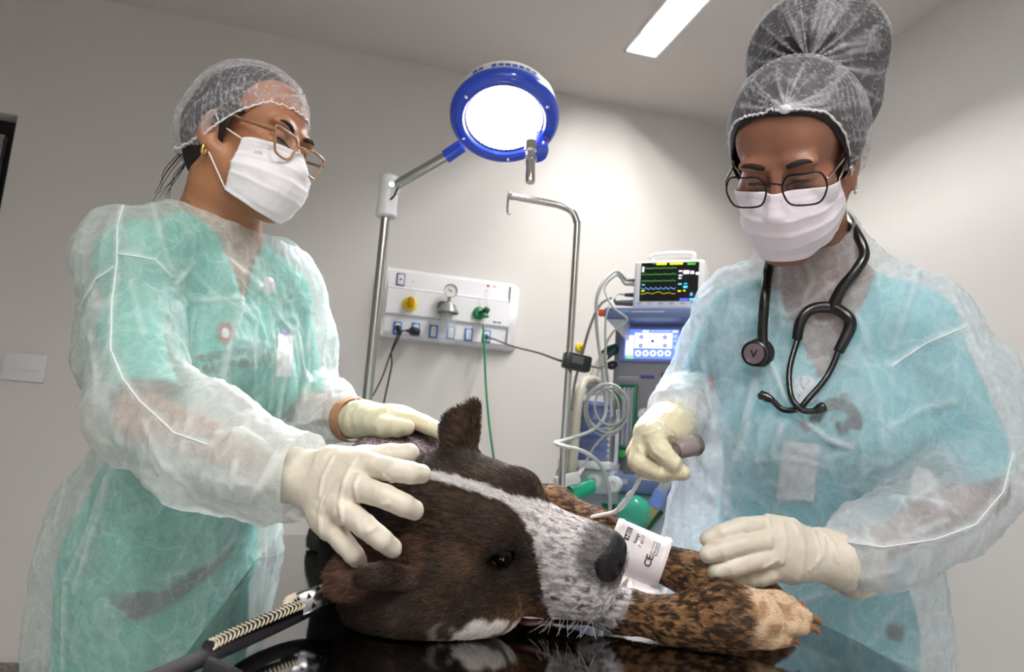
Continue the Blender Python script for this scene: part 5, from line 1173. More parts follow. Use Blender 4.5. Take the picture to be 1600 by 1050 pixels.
# trousers and shoes
def trousers(p, T, person, m, ms, GS):
    M = (p['SR'] + p['SL']) / 2; dn = _n(p['down']); tr = lambda x, y, z: M + T[:, 0] * x + T[:, 1] * y - dn * z; S = SDF(); S.ell(tr(0, -.01, -.52), (.165, .118, .13), T, k=.04); sh = []
    for s in (1, -1):
        hip = tr(s * .085, 0, -.56); an = np.array([hip[0] + T[0, 0] * s * .03, hip[1] + T[1, 0] * s * .03, .085]); S.chain([hip, (hip + an) / 2 + T[:, 1] * .015, an + [0, 0, .02]], [.092, .076, .062], k=.03); sh.append(an)
    s = S.mesh(.010, smooth=2)
    for _ in range(3): s.push(-np.clip(GS.eval(s.v) + .012, 0, .03) * (s.v[:, 2] > .38))
    s.build('trousers', m, person)
    for an in sh: Q = SDF(); Q.ell(an + T[:, 1] * .06 + [0, 0, -.045], (.048, .135, .042), T, k=.02); Q.ell(an + [0, 0, -.02], (.046, .055, .05), T, k=.03); Q.half((0, 0, .001), (0, 0, -1), op='x'); Q.mesh(.006, smooth=1).build('shoe', ms, person)
M_shoe = mat('white_clog', (222, 222, 220), .4)
trousers(pl, TL, personL, M_scrubL, M_shoe, G)
# gown
sL = [([(196, 307), (183, 356), (183, 409), (175, 470), (173, 547), (192, 592), (219, 627), (272, 676), (325, 695)], .8), ([(183, 396), (211, 400), (242, 406), (268, 432)], .6), ([(179, 417), (150, 436), (124, 482)], .6),
  ([(238, 318), (253, 375), (272, 432)], .6), ([(303, 410), (274, 444)], .8), ([(310, 470), (379, 467), (375, 493), (345, 604)], .8), ([(486, 509), (478, 623)], .7), ([(451, 547), (436, 661)], .6), ([(420, 480), (430, 560), (424, 640)], .5),
  ([(166, 747), (133, 840), (101, 910), (98, 1045)], .9), ([(180, 714), (152, 803), (115, 924)], .8), ([(120, 640), (112, 720), (84, 820)], .6), ([(339, 677), (376, 672), (427, 705)], 1), ([(367, 723), (362, 761)], .9), ([(437, 700), (395, 784)], 1), ([(451, 691), (404, 770)], .9), ([(270, 560), (330, 590), (400, 640)], .6), ([(300, 640), (285, 700)], .7),
  ([(250, 905), (330, 880), (370, 840)], .4), ([(345, 750), (420, 760)], .5), ([(225, 660), (250, 720), (310, 780)], .5), ([(285, 410), (330, 455), (400, 500)], .4), ([(350, 400), (400, 440), (440, 500)], .5), ([(395, 560), (402, 660)], .4), ([(140, 520), (150, 600)], .5), ([(205, 440), (222, 520)], .6)]
npl = _n(UZ + .30 * TL[:, 1]); npt = P(345, 339, 1.25)
def keepL(v):
    k = ((v - npt) @ npl < .002 * fbm(v * 60, 2, 5)) | (np.linalg.norm(v - npt, axis=1) > .14)
    a = _n(P(470, 742, .872) - P(420, 735, .885)); k &= ~(((v - P(482, 744, .862)) @ a > .0) & (np.linalg.norm(v - P(488, 744, .86), axis=1) < .09))
    a = _n(P(548, 654, 1.255) - P(515, 645, 1.32)); k &= ~(((v - P(550, 654, 1.25)) @ a > 0) & (np.linalg.norm(v - P(550, 654, 1.25), axis=1) < .07))
    return k & (v[:, 2] > .36)
gownL, gL = gown_build(G, 'gown', M_gownL, personL, sL, keepL, amp=.008, seed=11, boost=[(P(450, 740, .87), .12, .22), (P(340, 700, .93), .16, .10), (P(530, 650, 1.28), .09, .18)])
bvg = gL.bvh()
for st in (sL[0][0], sL[1][0], sL[2][0]):
    q = hits(bvg, st, .0006, 7)
    if len(q) > 2: MB().tube(q, .0010, 8).build('piped_seam', M_seam, gownL)
# gloves
glove(personL, H1, M_glove, 'glove', folds=[[(550, 726), (538, 751), (531, 788), (536, 815)], [(582, 722), (560, 745), (554, 760), (561, 783)], [(502, 834), (499, 806), (505, 780)], [(520, 715), (505, 745), (500, 775)], [(600, 742), (612, 752)], [(596, 790), (606, 786)], [(575, 832), (585, 826)]]); glove(personL, H2, M_glove2, 'glove', rw=.024)
M_cardb = mat('tan_wristband', (176, 128, 92), .6)
wb = _n(H2['W'] - np.array(H2['cuff'])); MB().lathe(P(551, 656, 1.243), wb, [(-.012, .036), (.012, .0345), (.012, .0355), (-.012, .037)], 32).build('wristband', M_cardb, personL)
# mask, glasses, cap, jewellery
mo, mS = mask_child(personL, LO, LR, M_mask, M_loop, (1, -1), seed=3, back=(.046, .040, .030))
bvm = mS.bvh()
decal_text(bvm, 'SPK', (397, 240), (16, 4.5), 8, mat('mask_print', (196, 176, 172), .7), 'mask_lettering', mo, .0016, bold=.1)
M_tan = mat('tan_acetate', (150, 116, 84), .25, coat=.4); M_tan2 = mat('tan_acetate_arm', (128, 92, 62), .3)
shape = [(-.0235, .010), (-.0150, .0185), (.004, .0195), (.0225, .0200), (.0285, .0165), (.0240, .002), (.0165, -.0165), (.002, -.0205), (-.0130, -.0175), (-.0205, -.005)]
glasses(personL, LO, LR, .0375, .115, -.002, shape, .0021, M_tan, M_tan2, M_lens_clear, tilt=.04, arm_r=.0024, xo=.008)
Cp = SDF(); Cp.ell(lh(0, -.018, .062), (.0855, .106, .089), LR, k=.03); Cp.ell(lh(0, -.098, .018), (.054, .044, .056), LR, k=.04); Cp.ell(lh(0, -.03, .015), (.083, .085, .07), LR, k=.03)
def rimL(v):
    l = (v - LO) @ LR; return l[:, 2] > np.interp(l[:, 1], [-.19, -.13, -.08, -.02, .03, .07, .11], [-.055, -.058, -.050, -.022, .030, .062, .070]) + .0015 * np.sin(l[:, 0] * 500) * 0
capo, capS = cap_child(personL, Cp, M_capnet, rimL, (lh(0, .085, .105), LR @ np.array([0, .7, .7]), LR @ np.array([0, 1, .15])), seed=4, gl=.05)
def ring_edge(person, O, R, yk, zk, rx, y0, y1, m, bv, name='elastic_edge', n=220, lift=.0008):
    q = []
    for i in range(n):
        a = 2 * math.pi * i / n; y = (y0 + y1) / 2 + (y1 - y0) / 2 * math.cos(a); x = rx * math.sin(a); z = float(np.interp(y, yk, zk)); q.append(snap(bv, O + R @ np.array([x, y, z + .002]), lift) + R @ np.array([0, 0, .0009 * math.sin(i * 1.9)]))
    return MB().tube(q, [.0015 + .0006 * math.sin(i * 2.3) for i in range(n)], 8, closed=True).build(name, m, person)
ring_edge(capo, LO, LR, [-.19, -.13, -.08, -.02, .03, .07, .11], [-.055, -.058, -.050, -.022, .030, .062, .070], .088, -.172, .100, M_elastic, capS.bvh())
M_gold = mat('gold', (222, 186, 116), .2, metal=1)
er = MB().tube([lh(.079, -.006, -.026), lh(.083, -.006, -.032), lh(.082, -.006, -.040), lh(.077, -.006, -.042), lh(.076, -.006, -.034)], [.002, .0032, .0036, .003, .002], 10, smooth=4).build('earring', M_gold, personL)
nk = [snap(bvL, P(*q), .0012) for q in ((288, 306, 1.22), (296, 318, 1.20), (306, 327, 1.19), (318, 335, 1.18))]; ck = MB().tube(nk, .0011, 8, smooth=5).build('necklace', mat('silver_chain', (226, 214, 190), .2, metal=1), personL)
MB().ball(nk[-1], .0026, seg=12, rings=8).build('pendant_bead', bpy.data.materials['silver_chain'], ck)
# ================================================================== PERSON WITH THE STETHOSCOPE (right)
RO = np.array([.6402, .9018, 1.3812])
RR = np.array([[-.6633, .7443, .078], [-.6143, -.482, -.6248], [-.4274, -.4624, .7769]]).T
rh = lambda x, y, z: RO + RR @ np.array([x, y, z])
pr_ = dict(SR=P(1162, 502, 1.20), SL=P(1424, 514, 1.12), NB=P(1280, 432, 1.185), ER=P(1094, 634, 1.32), WR=P(1058, 654, 1.10), EL=P(1535, 765, 1.09), WL=P(1325, 878, .935), down=P(1240, 1000, 1.29) - P(1285, 430, 1.18))
TR_ = frame(np.cross([0, 0, 1], pr_['SR'] - pr_['SL']))
M_skinR = skin_mat('brown_skin', (134, 91, 71))
H3 = dict(W=P(1322, 876, 0.935), mcps=PP((1203, 822, 0.925), (1206, 843, 0.912), (1208, 868, 0.908), (1214, 890, 0.915)),
    fingers=[PP((1160, 824, 0.905), (1126, 835, 0.900), (1107, 843, 0.900)), PP((1160, 851, 0.892), (1126, 860, 0.887), (1106, 866, 0.887)), PP((1166, 879, 0.890), (1140, 888, 0.886), (1120, 893, 0.886)), PP((1188, 902, 0.905), (1170, 905, 0.905), (1158, 906, 0.905))],
    thumb=PP((1275, 850, 0.955), (1238, 850, 0.970), (1200, 868, 0.970), (1172, 880, 0.960)), cuff=P(1338, 882, 0.945))
H4 = dict(W=P(1042, 674, 1.068), mcps=PP((1007, 676, 1.045), (1012, 668, 1.068), (1022, 660, 1.09), (1036, 656, 1.11)),
    fingers=[PP((995, 722, 1.025), (1030, 738, 1.012), (1066, 738, 1.005)), PP((992, 708, 1.05), (1006, 736, 1.045), (1040, 742, 1.04)), PP((1002, 694, 1.085), (1014, 724, 1.085), (1038, 728, 1.075)), PP((1020, 690, 1.11), (1026, 712, 1.11), (1042, 716, 1.10))],
    thumb=PP((1046, 668, 1.065), (1022, 680, 1.03), (1032, 704, 1.01), (1053, 724, 1.0)), cuff=P(1053, 657, 1.112))
B = SDF(); head_sdf(B, RO, RR, pr_['NB']); limb_body(B, TR_, pr_)
for H in (H3, H4): B.p += hand_sdf(1, H['W'], H['mcps'], H['fingers'], H['thumb'], H['cuff'], rw=.021).grow(-.0028).p
BR = B.mesh(.0085, fine=(RO - [.125, .135, .17], RO + [.125, .125, .165]), hf=.0026, smooth=1)
personR = BR.build('person', M_skinR, base=np.array([RO[0], RO[1] + .1, 0]), label='person in thin dark glasses, tall double net cap and pale blue gown', cat='person')
bvR = BR.bvh()
face_parts(personR, BR, RO, RR, (.05, .72, -.70))
Hh = SDF(); Hh.ell(rh(0, -.015, .063), (.084, .103, .0865), RR, k=.02); Hh.ell(rh(0, -.038, .022), (.083, .081, .082), RR, k=.03); Hh.ell(P(1276, 82, 1.235), (.105, .105, .088), k=.02); Hh.cone(P(1276, 90, 1.235) - UZ * .02, P(1290, 150, 1.22), .098, .083, k=.03)
for s in (-1, 1): Hh.ell(rh(s * .066, .028, .02), (.012, .018, .035), RR, k=.012)
hs = Hh.mesh(.0045, smooth=2); l = (hs.v - RO) @ RR
hs.keep((l[:, 2] > np.interp(l[:, 1], [-.12, -.03, .012, .03, .045, .06, .075, .1], [-.075, -.055, -.04, .008, .046, .080, .094, .11])))
hs.trim_smooth(14); hs.build('hair', M_hair, personR, solid=.001)
M_gownR = cloth_mat('pale_blue_gown', (226, 234, 240), .37, 66, fib=.34, creases=((10, .03, .10), (22, .035, .06)))
G = SDF(); M_ = (pr_['SR'] + pr_['SL']) / 2; dnR = _n(pr_['down']); trR = lambda x, y, z: M_ + TR_[:, 0] * x + TR_[:, 1] * y - dnR * z
G.cone(pr_['SR'], pr_['SL'], .070, .070, k=.05); G.cone(pr_['NB'], pr_['SR'], .060, .062, k=.05); G.cone(pr_['NB'], pr_['SL'], .060, .066, k=.05)
G.cone(pr_['NB'], lerp(pr_['NB'], rh(0, -.018, -.075), .62), .072, .067, k=.03)
G.ell(trR(0, .0, -.13), (.168, .130, .18), TR_, k=.05)
for s in (-1, 1): G.ell(trR(s * .068, .085, -.17), (.074, .066, .09), TR_, k=.05)
G.cone(trR(0, .010, -.20), trR(0, .01, -.50), .172, .200, k=.05, flat=(TR_[:, 1], .76)); G.cone(trR(0, .01, -.50), trR(0, -.02, -.95), .200, .235, k=.05, flat=(TR_[:, 1], .80))
G.cone(P(1094, 720, 1.15), P(1072, 860, 1.19), .03, .035, k=.07)
G.chain([pr_['SL'], P(1482, 612, 1.10), P(1530, 722, 1.065), P(1470, 795, 1.02), P(1395, 846, .965), P(1352, 862, .948), P(1330, 872, .941)], [.078, .090, .072, .058, .052, .050, .026], k=.02, k0=.03)
G.chain([pr_['SR'], P(1122, 550, 1.25), P(1086, 628, 1.29), P(1070, 638, 1.18), P(1057, 650, 1.12), P(1050, 660, 1.098)], [.060, .060, .060, .048, .042, .026], k=.02, k0=.03)
M_scrubR = mat('sky_scrub_cloth', (112, 194, 204), .8, bump=.12, bscale=1500, sheen=.1, vary=.08, vscale=12)
scrR, scR = scrubs(pr_, TR_, M_scrubR, personR, G, apex=.165, half=.075, seed=7)
bvS = scR.bvh()
M_logo = mat('charcoal_print', (24, 26, 34), .7); M_idc = mat('pale_card', (222, 224, 232), .5); M_dotc = mat('dotted_patch', (226, 226, 234), .5); M_dot = mat('teal_dot', (70, 140, 140), .5); M_redp = mat('red_print_cloth', (150, 30, 34), .7)
decal(bvS, arc_band(1306, 664, 24, 42, 188, 372), M_logo, 'printed_logo', personR); decal(bvS, [circ(1300, 655, 3, 3, 10)], M_logo, 'printed_logo_eye', personR)
decal(bvS, [[(1306, 655), (1307.5, 655), (1308, 670), (1314, 678), (1322, 676), (1327, 664), (1326, 650), (1327.5, 650), (1329, 664), (1323, 678), (1314, 680), (1306.5, 671)]], M_logo, 'printed_logo_line', personR)
decal(bvS, [[(1308, 620), (1321, 613), (1336, 624), (1335, 625), (1321, 614.5), (1309, 621)]], M_logo, 'printed_logo_line', personR)
decal_text(bvS, 'VETERIN', (1292, 698), (60, 5), 12, M_logo, 'printed_lettering', personR, bold=.2)
decal(bvS, [[(1106, 588), (1112, 584), (1117, 592), (1118, 606), (1113, 618), (1106, 614), (1104, 600)]], M_redp, 'chest_emblem', personR)
decal(bvS, [[(1250, 655), (1258, 660), (1268, 676), (1260, 674), (1250, 664)]], M_redp, 'red_ribbon', personR)
decal(bvS, [[(1222, 688), (1280, 692), (1272, 782), (1213, 777)]], M_idc, 'id_card', personR, .004)
dp = decal(bvS, [[(1238, 604), (1246, 590), (1262, 587), (1274, 596), (1280, 612), (1270, 630), (1252, 634), (1240, 622)]], M_dotc, 'dotted_holder', personR, .004)
if dp:
    for x, y in ((1251, 594), (1263, 598), (1244, 606), (1256, 608), (1269, 609), (1248, 620), (1261, 621)): decal(bvS, [circ(x, y, 2.2, 2.2, 10)], M_dot, 'holder_dot', dp, .0048)
decal(bvS, [[(1387, 972), (1411, 978), (1407, 1003), (1384, 995)]], mat('dark_care_label', (48, 54, 60), .7), 'care_label', personR, .003)
trousers(pr_, TR_, personR, M_scrubR, M_shoe, G)
sR = [([(1437, 412), (1419, 478), (1397, 543)], .7), ([(1393, 572), (1448, 536), (1509, 510)], .9), ([(1393, 666), (1437, 641), (1491, 626)], .9), ([(1198, 500), (1201, 557), (1223, 615), (1245, 648), (1295, 688), (1330, 700)], 1), ([(1230, 496), (1270, 470), (1303, 445)], .6), ([(1190, 545), (1169, 630), (1154, 699)], .7),
  ([(1484, 449), (1527, 543), (1556, 601), (1585, 666)], .7), ([(1168, 663), (1137, 742), (1133, 804)], .9), ([(1098, 710), (1114, 788)], .6), ([(1223, 663), (1204, 710)], .7), ([(1582, 710), (1567, 769), (1524, 820), (1461, 843), (1379, 855), (1325, 847)], 1), ([(1418, 839), (1481, 812)], .8), ([(1395, 777), (1440, 778), (1481, 788)], .6), ([(1250, 941), (1290, 928), (1332, 921)], .8), ([(1360, 1003), (1388, 965), (1411, 933)], .7),
  ([(1350, 560), (1372, 620), (1380, 700)], .5), ([(1240, 700), (1290, 720), (1330, 705)], .4), ([(1100, 500), (1098, 560), (1110, 640)], .5), ([(1150, 420), (1140, 480)], .5), ([(1400, 890), (1350, 905), (1290, 915)], .5), ([(1530, 470), (1545, 540)], .5), ([(1218, 400), (1215, 450), (1222, 510)], .7), ([(1260, 405), (1270, 440), (1255, 470)], .6), ([(1330, 1000), (1328, 950)], .4), ([(1450, 570), (1500, 600), (1540, 640)], .4), ([(1330, 480), (1350, 520), (1360, 560)], .5), ([(1180, 720), (1230, 715), (1290, 730)], .5)]
npr = _n(_n(rh(0, 0, 0) - pr_['NB']) + TR_[:, 1] * .25); nprt = P(1262, 389, 1.10)
def cut_end(v, o, b, rad=.056, ln=.085):
    a = _n(o - b); t = (v - o) @ a; return (t > 0) & (t < ln) & (np.linalg.norm(v - o - t[:, None] * a, axis=1) < rad)
def keepR(v):
    k = ((v - nprt) @ npr < .003 * fbm(v * 60, 2, 5)) | (np.linalg.norm(v - pr_['NB'], axis=1) > .125)
    return k & (v[:, 2] > .34)
gownR, gR = gown_build(G, 'gown', M_gownR, personR, sR, keepR, amp=.008, seed=31, boost=[(P(1052, 645, 1.10), .11, .30), (P(1330, 865, .935), .12, .2), (P(1450, 815, 1.0), .13, .12), (P(1080, 780, 1.1), .10, .2)])
bvg = gR.bvh()
for st in (sR[10][0], sR[1][0]):
    q = hits(bvg, st, .0004, 7)
    if len(q) > 2: MB().tube(q, .0010, 8).build('sleeve_seam', M_seam, gownR)
glove(personR, H3, M_glove, 'glove', rw=.033, folds=[[(1199, 805), (1205, 830), (1203, 855)], [(1240, 817), (1254, 844), (1254, 871), (1245, 910)], [(1279, 826), (1304, 853), (1309, 878)], [(1215, 874), (1192, 886)], [(1222, 815), (1228, 850), (1222, 880)], [(1265, 890), (1285, 870), (1288, 840)]]); glove(personR, H4, M_glove2, 'glove', rw=.028, folds=[[(1008, 680), (1030, 672), (1050, 680)], [(998, 700), (1006, 716), (1024, 728)], [(1015, 692), (1022, 706), (1035, 716)], [(1030, 660), (1052, 672), (1062, 690)]])
mo, mS = mask_child(personR, RO, RR, M_mask2, M_loop, (1, -1), seed=9, drop=-.016)
M_gun = mat('gunmetal_frame', (30, 28, 30), .22, metal=.6); M_silver = mat('silver_frame', (188, 184, 180), .18, metal=1)
shape = [(-.0260, .0060), (-.0180, .0190), (.002, .0205), (.0200, .0205), (.0275, .0075), (.0265, -.006), (.0180, -.0195), (.000, -.0215), (-.0170, -.0195), (-.0245, -.008)]
gg = glasses(personR, RO, RR, .0368, .117, .010, shape, .0013, M_gun, M_silver, M_lens_clear, tilt=.02, arm_r=.0014, xo=-.002)
Cp = SDF(); Cp.ell(rh(0, -.014, .064), (.088, .108, .090), RR, k=.03); Cp.ell(rh(0, -.045, .035), (.088, .085, .085), RR, k=.04); Cp.ell(rh(0, -.05, -.005), (.080, .070, .05), RR, k=.03)
Yk, Zk = [-.19, -.13, -.08, -.02, .02, .03, .045, .06, .08, .1], [-.06, -.062, -.055, -.042, -.004, .030, .062, .090, .102, .11]
def rimR(v): l = (v - RO) @ RR; return l[:, 2] > np.interp(l[:, 1], Yk, Zk)
g1 = rh(-.014, .074, .108)
capo, capS = cap_child(personR, Cp, M_capnet, rimR, (g1, RR[:, 1], _n(RR[:, 0] + .5 * RR[:, 1])), seed=14, gl=.085)
ring_edge(capo, RO, RR, Yk, Zk, .090, -.128, .088, M_elastic, capS.bvh())
MB().ball(g1 + RR @ np.array([0, .004, -.002]), (.009, .006, .006), RR).build('gather_knot', M_elastic, capo)
bun = P(1276, 82, 1.235); Cp = SDF(); Cp.ell(bun, (.107, .107, .090), k=.03); Cp.cone(bun - UZ * .02, P(1290, 150, 1.22), .10, .085, k=.03)
bg = P(1263, 98, 1.135); bd = _n(CAM - bun)
capo2, capS2 = cap_child(personR, Cp, M_capnet, lambda v: (v - P(1275, 150, 1.2)) @ _n(bun - P(1275, 170, 1.2)) > -.055, (bg, _n(bg - bun), _n(np.cross(bg - bun, UZ) + .4 * UZ)), seed=24, gl=.12, nrad=30, amp=.003)
MB().ball(bg + bd * .004, (.010, .008, .007)).build('gather_knot', M_elastic, capo2)
er = [rh(-.078, -.010, -.030) + RR @ np.array([0, .0075 * math.cos(a), .0075 * math.sin(a) - .006]) for a in np.linspace(0, 2 * math.pi, 17)[:-1]]
MB().tube(er, .0013, 8, closed=True).build('earring', mat('steel_hoop', (206, 200, 190), .2, metal=1), personR)
# ------------------------------------------------------------------ stethoscope, lying on the gown
def onG(px, py, lift): q = hit(bvg, px, py, lift); return q[0]
e = empty('stethoscope', onG(1250, 560, .005), 'black stethoscope hanging round the neck over the pale blue gown', 'stethoscope')
M_steth = mat('black_tubing', (12, 12, 14), .28, coat=.12); M_sm = mat('smoke_metal', (70, 64, 72), .2, metal=1); M_face = mat('mauve_steel_face', (150, 136, 146), .25, metal=.9)
yk = onG(1303, 486, .010)
left = [onG(1190, 545, .010), onG(1190, 515, .010), onG(1195, 470, .010), onG(1203, 425, .010)] + PP((1212, 385, 1.08), (1238, 355, 1.20), (1290, 335, 1.265), (1318, 336, 1.20), (1334, 358, 1.11)) + [onG(1338, 396, .012), onG(1333, 425, .012), onG(1320, 455, .011), yk]
MB().tube(left, [.0074] * 9 + [.0075, .0076, .0079, .0090], 14, smooth=8).build('tubing', M_steth, e)
yoke = [onG(*q) for q in ((1247, 531, .008), (1250, 505, .009), (1266, 490, .010), (1303, 485, .010), (1326, 497, .010), (1330, 515, .010), (1312, 552, .008))]
MB().tube(yoke, [.0070, .0078, .0080, .0086, .0083, .0086, .0072], 14, smooth=8).build('yoke', M_steth, e)
ta = [onG(*q) for q in ((1248, 530, .008), (1237, 580, .008), (1234, 615, .009), (1238, 636, .011), (1252, 647, .011), (1270, 643, .011))]
tb = [onG(*q) for q in ((1313, 548, .008), (1293, 588, .007), (1265, 622, .007), (1244, 641, .006), (1225, 640, .007), (1207, 628, .008))]
for t_ in (ta, tb):
    MB().tube(t_, .0042, 12, smooth=8).build('ear_tube', M_steth, e)
for a, b in (((1270, 643), (1291, 634)), ((1207, 628), (1189, 616))):
    p0, p1 = onG(*a, .010), onG(*b, .011); d_ = p1 - p0; MB().tube([p0, p0 + d_ * .25, p0 + d_ * .55, p0 + d_ * .85, p0 + d_], [.0042, .0058, .0072, .0068, .0035], 14, smooth=3).build('ear_tip', M_rubber, e)
cc, cn = hit(bvg, 1186, 556, .010); ca = _n(_n(CAM - cc) * 1.0 - RC[:, 0] * .35 - RC[:, 1] * .05)
ch = MB().lathe(cc, ca, [(-.012, 0), (-.012, .019), (-.008, .0215), (-.002, .020), (.0, .013), (.006, .013), (.008, .017), (.014, .0185), (.018, .0185), (.0195, .0165), (.018, .0155), (.018, 0)], 40).build('chest_piece', M_steth, e)
MB().lathe(cc + ca * .0183, ca, [(0, .0155), (.0012, .0145), (.0012, .0125), (.0006, .0122), (.0006, .0085), (.0012, .0082), (.0012, 0)], 40).build('chest_piece_face', M_face, ch)
uu = _n(RC[:, 0] - ca * RC[:, 0].dot(ca)); vv_ = np.cross(ca, uu)
MB().raw([cc + ca * .0200 + uu * x + vv_ * y for x, y in ((-.005, .005), (-.003, .0055), (-.0005, -.001), (.004, .006), (.0055, .0055), (.0005, -.005), (-.0015, -.005))], [tuple(range(7))]).build('chest_piece_emblem', M_sm, ch)
MB().cyl(cc, onG(1190, 540, .010), .0058).build('chest_piece_stem', M_sm, e)
# ------------------------------------------------------------------ sensor clip and white line in the raised hand
s0, s1 = P(1047, 707, 1.012), P(1093, 692, 1.035); sd = _n(s1 - s0)
M_sens = mat('warm_grey_plastic', (132, 122, 122), .35, coat=.2)
e = empty('pulse_sensor', s0, 'grey rounded pulse sensor held in the raised gloved hand', 'sensor')
MB().tube([s0 + sd * .010, s0 + sd * .014, s1 - sd * .012, s1 - sd * .004, s1], [.0095, .0125, .0150, .0125, .005], 20, smooth=4).build('housing', M_sens, e)
MB().tube([s0 - sd * .008, s0 + sd * .012], [.0078, .0085], 16).build('plug_neck', mat('dull_steel', (140, 132, 128), .3, metal=.8), e)
MB().lathe(s1 - sd * .010, sd, [(-.003, .0145), (-.001, .0158), (.003, .0158), (.0075, .0135), (.0105, .008), (.0115, 0)], 24).build('end_rim', mat('dark_warm_grey', (96, 88, 88), .4), e)
M_line = mat('clear_line', (238, 238, 242), .15, alpha=.75); M_wl = mat('white_line', (238, 232, 234), .3)
e = empty('infusion_line', P(980, 775, 1.05), 'clear infusion line with a connector, running from the raised glove down behind the dog head', 'line')
MB().tube(PP((1006, 736, 1.035), (1000, 748, 1.035), (992, 763, 1.04), (984, 776, 1.05)), .0028, 10, smooth=5).build('clear_tube', M_line, e)
MB().tube(PP((988, 768, 1.045), (983, 775, 1.05), (981, 779, 1.052), (972, 790, 1.06), (966, 797, 1.065)), [.0032, .0048, .0034, .0046, .0032], 14, smooth=4).build('connector', mat('clear_connector', (236, 234, 238), .1, alpha=.6), e)
MB().tube(PP((968, 794, 1.063), (958, 801, 1.07), (940, 805, 1.08), (926, 808, 1.085), (918, 814, 1.09)), .0030, 10, smooth=5).build('white_tube', M_wl, e)
# ================================================================== BLOOD PRESSURE CUFF ON THE FAR FORELEG
e = empty('blood_pressure_cuff', P(1000, 866, 1.06) - [0, 0, .04], 'white disposable blood pressure cuff wrapped round the dog far foreleg', 'blood pressure cuff')
M_cuff = mat('white_cuff_vinyl', (238, 232, 234), .4, coat=.15)
c0, c1 = P(955, 848, 1.095), P(1038, 882, 1.076); cx = _n(c1 - c0); cl = np.linalg.norm(c1 - c0)
e1 = _n(np.cross(cx, UZ)); e1 = e1 if e1.dot(CAM - c0) > 0 else -e1; e2 = np.cross(cx, e1); e2 = e2 if e2[2] > 0 else -e2
CRAD = .0368
MB().lathe(c0, cx, [(-.001, CRAD - .003), (-.001, CRAD), (.006, CRAD + .0015), (.009, CRAD), (cl - .012, CRAD - .0012), (cl - .009, CRAD + .0005), (cl - .003, CRAD + .001), (cl, CRAD - .001), (cl, CRAD - .004)], 48).build('wrap', M_cuff, e)
def cuffp(u, th, r=CRAD + .0008): a = math.radians(th); return c0 + cx * u + (e1 * math.cos(a) + e2 * math.sin(a)) * r
v = []; fl = []
for i in range(13):
    t = i / 12; u = cl * (-.02 + 1.05 * t); dep = .020 * math.sin(math.pi * min(1, t * 1.0)) ** .6 + .006 * (t > .5)
    for s in (0, .5, 1): a = cuffp(u, -58); v.append(a + (-e2 * .9 + e1 * .45) * dep * s + cx * (.012 * s * max(0, t - .5)))
for i in range(12):
    for s in range(2): fl.append((i * 3 + s, (i + 1) * 3 + s, (i + 1) * 3 + s + 1, i * 3 + s + 1))
Surf(np.array(v), np.array(fl)).build('flap', M_cuff, e, solid=.0012)
M_ink = mat('black_ink', (26, 24, 28), .6)
def cuff_text(txt, u, th, size, name, m=M_ink, bold=0.0, r=CRAD + .0006):
    q, f = text_geo(txt, size, 'LEFT', bold); return MB().raw([cuffp(u - y, th + math.degrees(x / CRAD), r) for x, y, z in q], f).build(name, m, e)
def cuff_rect(u0, u1, t0, t1, name, m=M_ink, r=CRAD + .0005):
    k = 8; q = [cuffp(u, t0 + (t1 - t0) * i / k, r) for u in (u0, u1) for i in range(k + 1)]; return MB().raw(q, [(i, i + 1, k + 2 + i, k + 1 + i) for i in range(k)]).build(name, m, e)
cuff_rect(.015, .0225, 24, 58, 'printed_block'); cuff_text('NEO', .0217, 28, .0075, 'block_lettering', M_cuff, .00015, CRAD + .0010)
cuff_text('Range', .0335, 24, .0068, 'range_lettering'); cuff_text('7 to 13', .0415, 20, .0066, 'range_lettering')
for a in ((.0555, .0562, 16, 46), (.0638, .0645, 16, 46), (.0555, .0645, 16, 17.2), (.0555, .0645, 44.8, 46)): cuff_rect(*a, 'artery_box')
cuff_text('Artery', .0622, 19, .0058, 'artery_lettering'); cuff_text('CE', .0610, -12, .0135, 'ce_mark', M_ink, .0002)
MB().tube([cuffp(.040, -62, CRAD + .006), cuffp(.036, -70, CRAD + .016)] + PP((984, 908, 1.03), (985, 920, 1.0), (990, 934, .985)), .0048, 12, smooth=6).build('air_tube', M_cuff, e)
# ================================================================== LEASH WITH A METAL PLATE
e = empty('leash', P(430, 975, .70), 'black and white rope leash with a punched steel clamp at the dog neck', 'leash')
M_rope = mat('black_rope', (20, 19, 22), .8, bump=.6, bscale=900); M_braid = mat('cream_braid', (198, 186, 164), .8, bump=.4, bscale=900); M_plate2 = mat('punched_steel', (168, 170, 174), .25, metal=1); M_holed = mat('clamp_hole', (14, 13, 14), .8)
lp_ = PP((555, 925, .90), (520, 934, .86), (465, 962, .80), (400, 992, .72), (330, 1022, .63), (262, 1052, .56), (200, 1080, .51))
MB().tube(lp_, .0072, 14, smooth=8).build('rope', M_rope, e)
lq = PP((470, 945, .797), (440, 957, .762), (400, 974, .715), (360, 992, .665), (325, 1010, .62))
P2, _ = catmull(lq, [0] * len(lq), 12); P2 = np.array(P2); MB().tube(list(P2), .0052, 12).build('braided_rope', M_rope, e)
vw = lambda p: _n(CAM - p)
for i in range(1, len(P2) - 1, 2):
    c = P2[i]; t = _n(P2[i + 1] - P2[i - 1]); s = _n(np.cross(t, vw(c))); n_ = _n(np.cross(s, t)); n_ = n_ if n_.dot(vw(c)) > 0 else -n_
    for sg in (1, -1): MB().tube([c + s * sg * .0046 + n_ * .0030 + t * .0026, c + s * sg * .0022 + n_ * .0050 - t * .0002, c + n_ * .0053 - t * .0022], [.0009, .0012, .0009], 6).build('braid_strand', M_braid, e)
ea, eb = P(450, 948, .80), P(464, 934, .815)
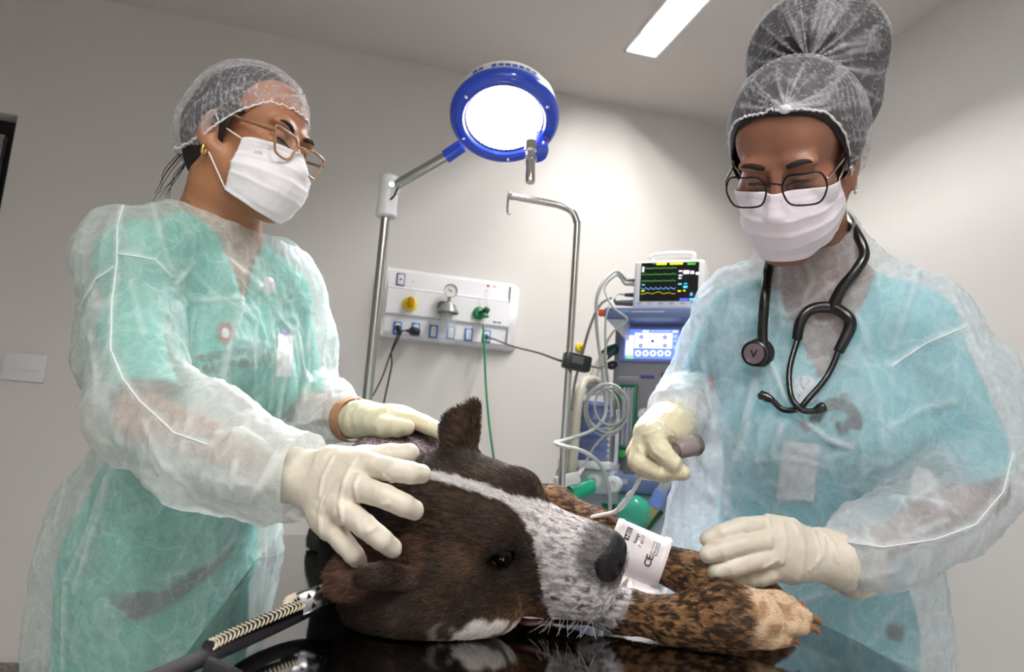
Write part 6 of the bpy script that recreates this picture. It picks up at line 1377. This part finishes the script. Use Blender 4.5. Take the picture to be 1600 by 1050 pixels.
pe = [ea, P(452, 940, .805), eb]; MB().tube(pe, .0062, 12, smooth=4).build('rope_end', M_braid, e)
for i in range(4): c = lerp(ea, eb, (i + .5) / 4) + vw(ea) * .0052; MB().tube([c - RC[:, 0] * .004 - RC[:, 1] * .003, c + RC[:, 1] * .002, c + RC[:, 0] * .004 - RC[:, 1] * .002], .0013, 6).build('rope_end_fleck', M_rope, e)
pc0, pc1 = P(466, 946, .795), P(548, 915, .86); pd = _n(pc1 - pc0); ps = _n(np.cross(pd, vw(pc0))); ps = ps if ps[2] > 0 else -ps; pn_ = np.cross(pd, ps); pn_ = pn_ if pn_.dot(vw(pc0)) > 0 else -pn_
PLN = np.linalg.norm(pc1 - pc0)
def plp(a, b, o=0): return pc0 + pd * a + ps * b + pn_ * o
v = []; fq = []
K = 9
for i in range(2):
    for k in range(K): b = -.0125 + .025 * k / (K - 1); v.append(plp(PLN * i, b, .0065 - 26 * b * b * 1.0))
Surf(np.array(v), np.array([(k, k + 1, K + k + 1, K + k) for k in range(K - 1)])).build('clamp_plate', M_plate2, e, solid=.0014)
for a, b in ((.010, .005), (.013, -.006), (.030, -.0085), (.026, .0095), (.041, .006), (.044, -.003)):
    cpt = plp(a, b, .0084 - 26 * b * b); MB().raw([cpt + pd * x * .0036 + ps * y * .0036 for x, y in ((-1, -.6), (1, -.4), (.1, 1))], [(0, 1, 2)]).build('punched_hole', M_holed, e)
MB().tube([plp(PLN * .5, -.004), plp(PLN * 1.0, -.002), P(575, 905, .93)], .0075, 12).build('clamped_rope', M_rope, e)
tag(MB().tube(PP((322, 1040, .60), (345, 1048, .60), (372, 1062, .60)), .007, 12, smooth=4).build('leash_loop', M_rope), 'black rope loop of the leash lying by the table edge at the lower left', 'leash')
# ------------------------------------------------------------------ repeats belong together
for o in scene.objects:
    for stem_, g_ in (('ceiling_light', 'recessed ceiling lights'), ('plugged_cord', 'black cords plugged in the gas panel'), ('monitor_cable', 'cables of the patient monitor')):
        if o.parent is None and o.name.split('.')[0] == stem_: o['group'] = g_
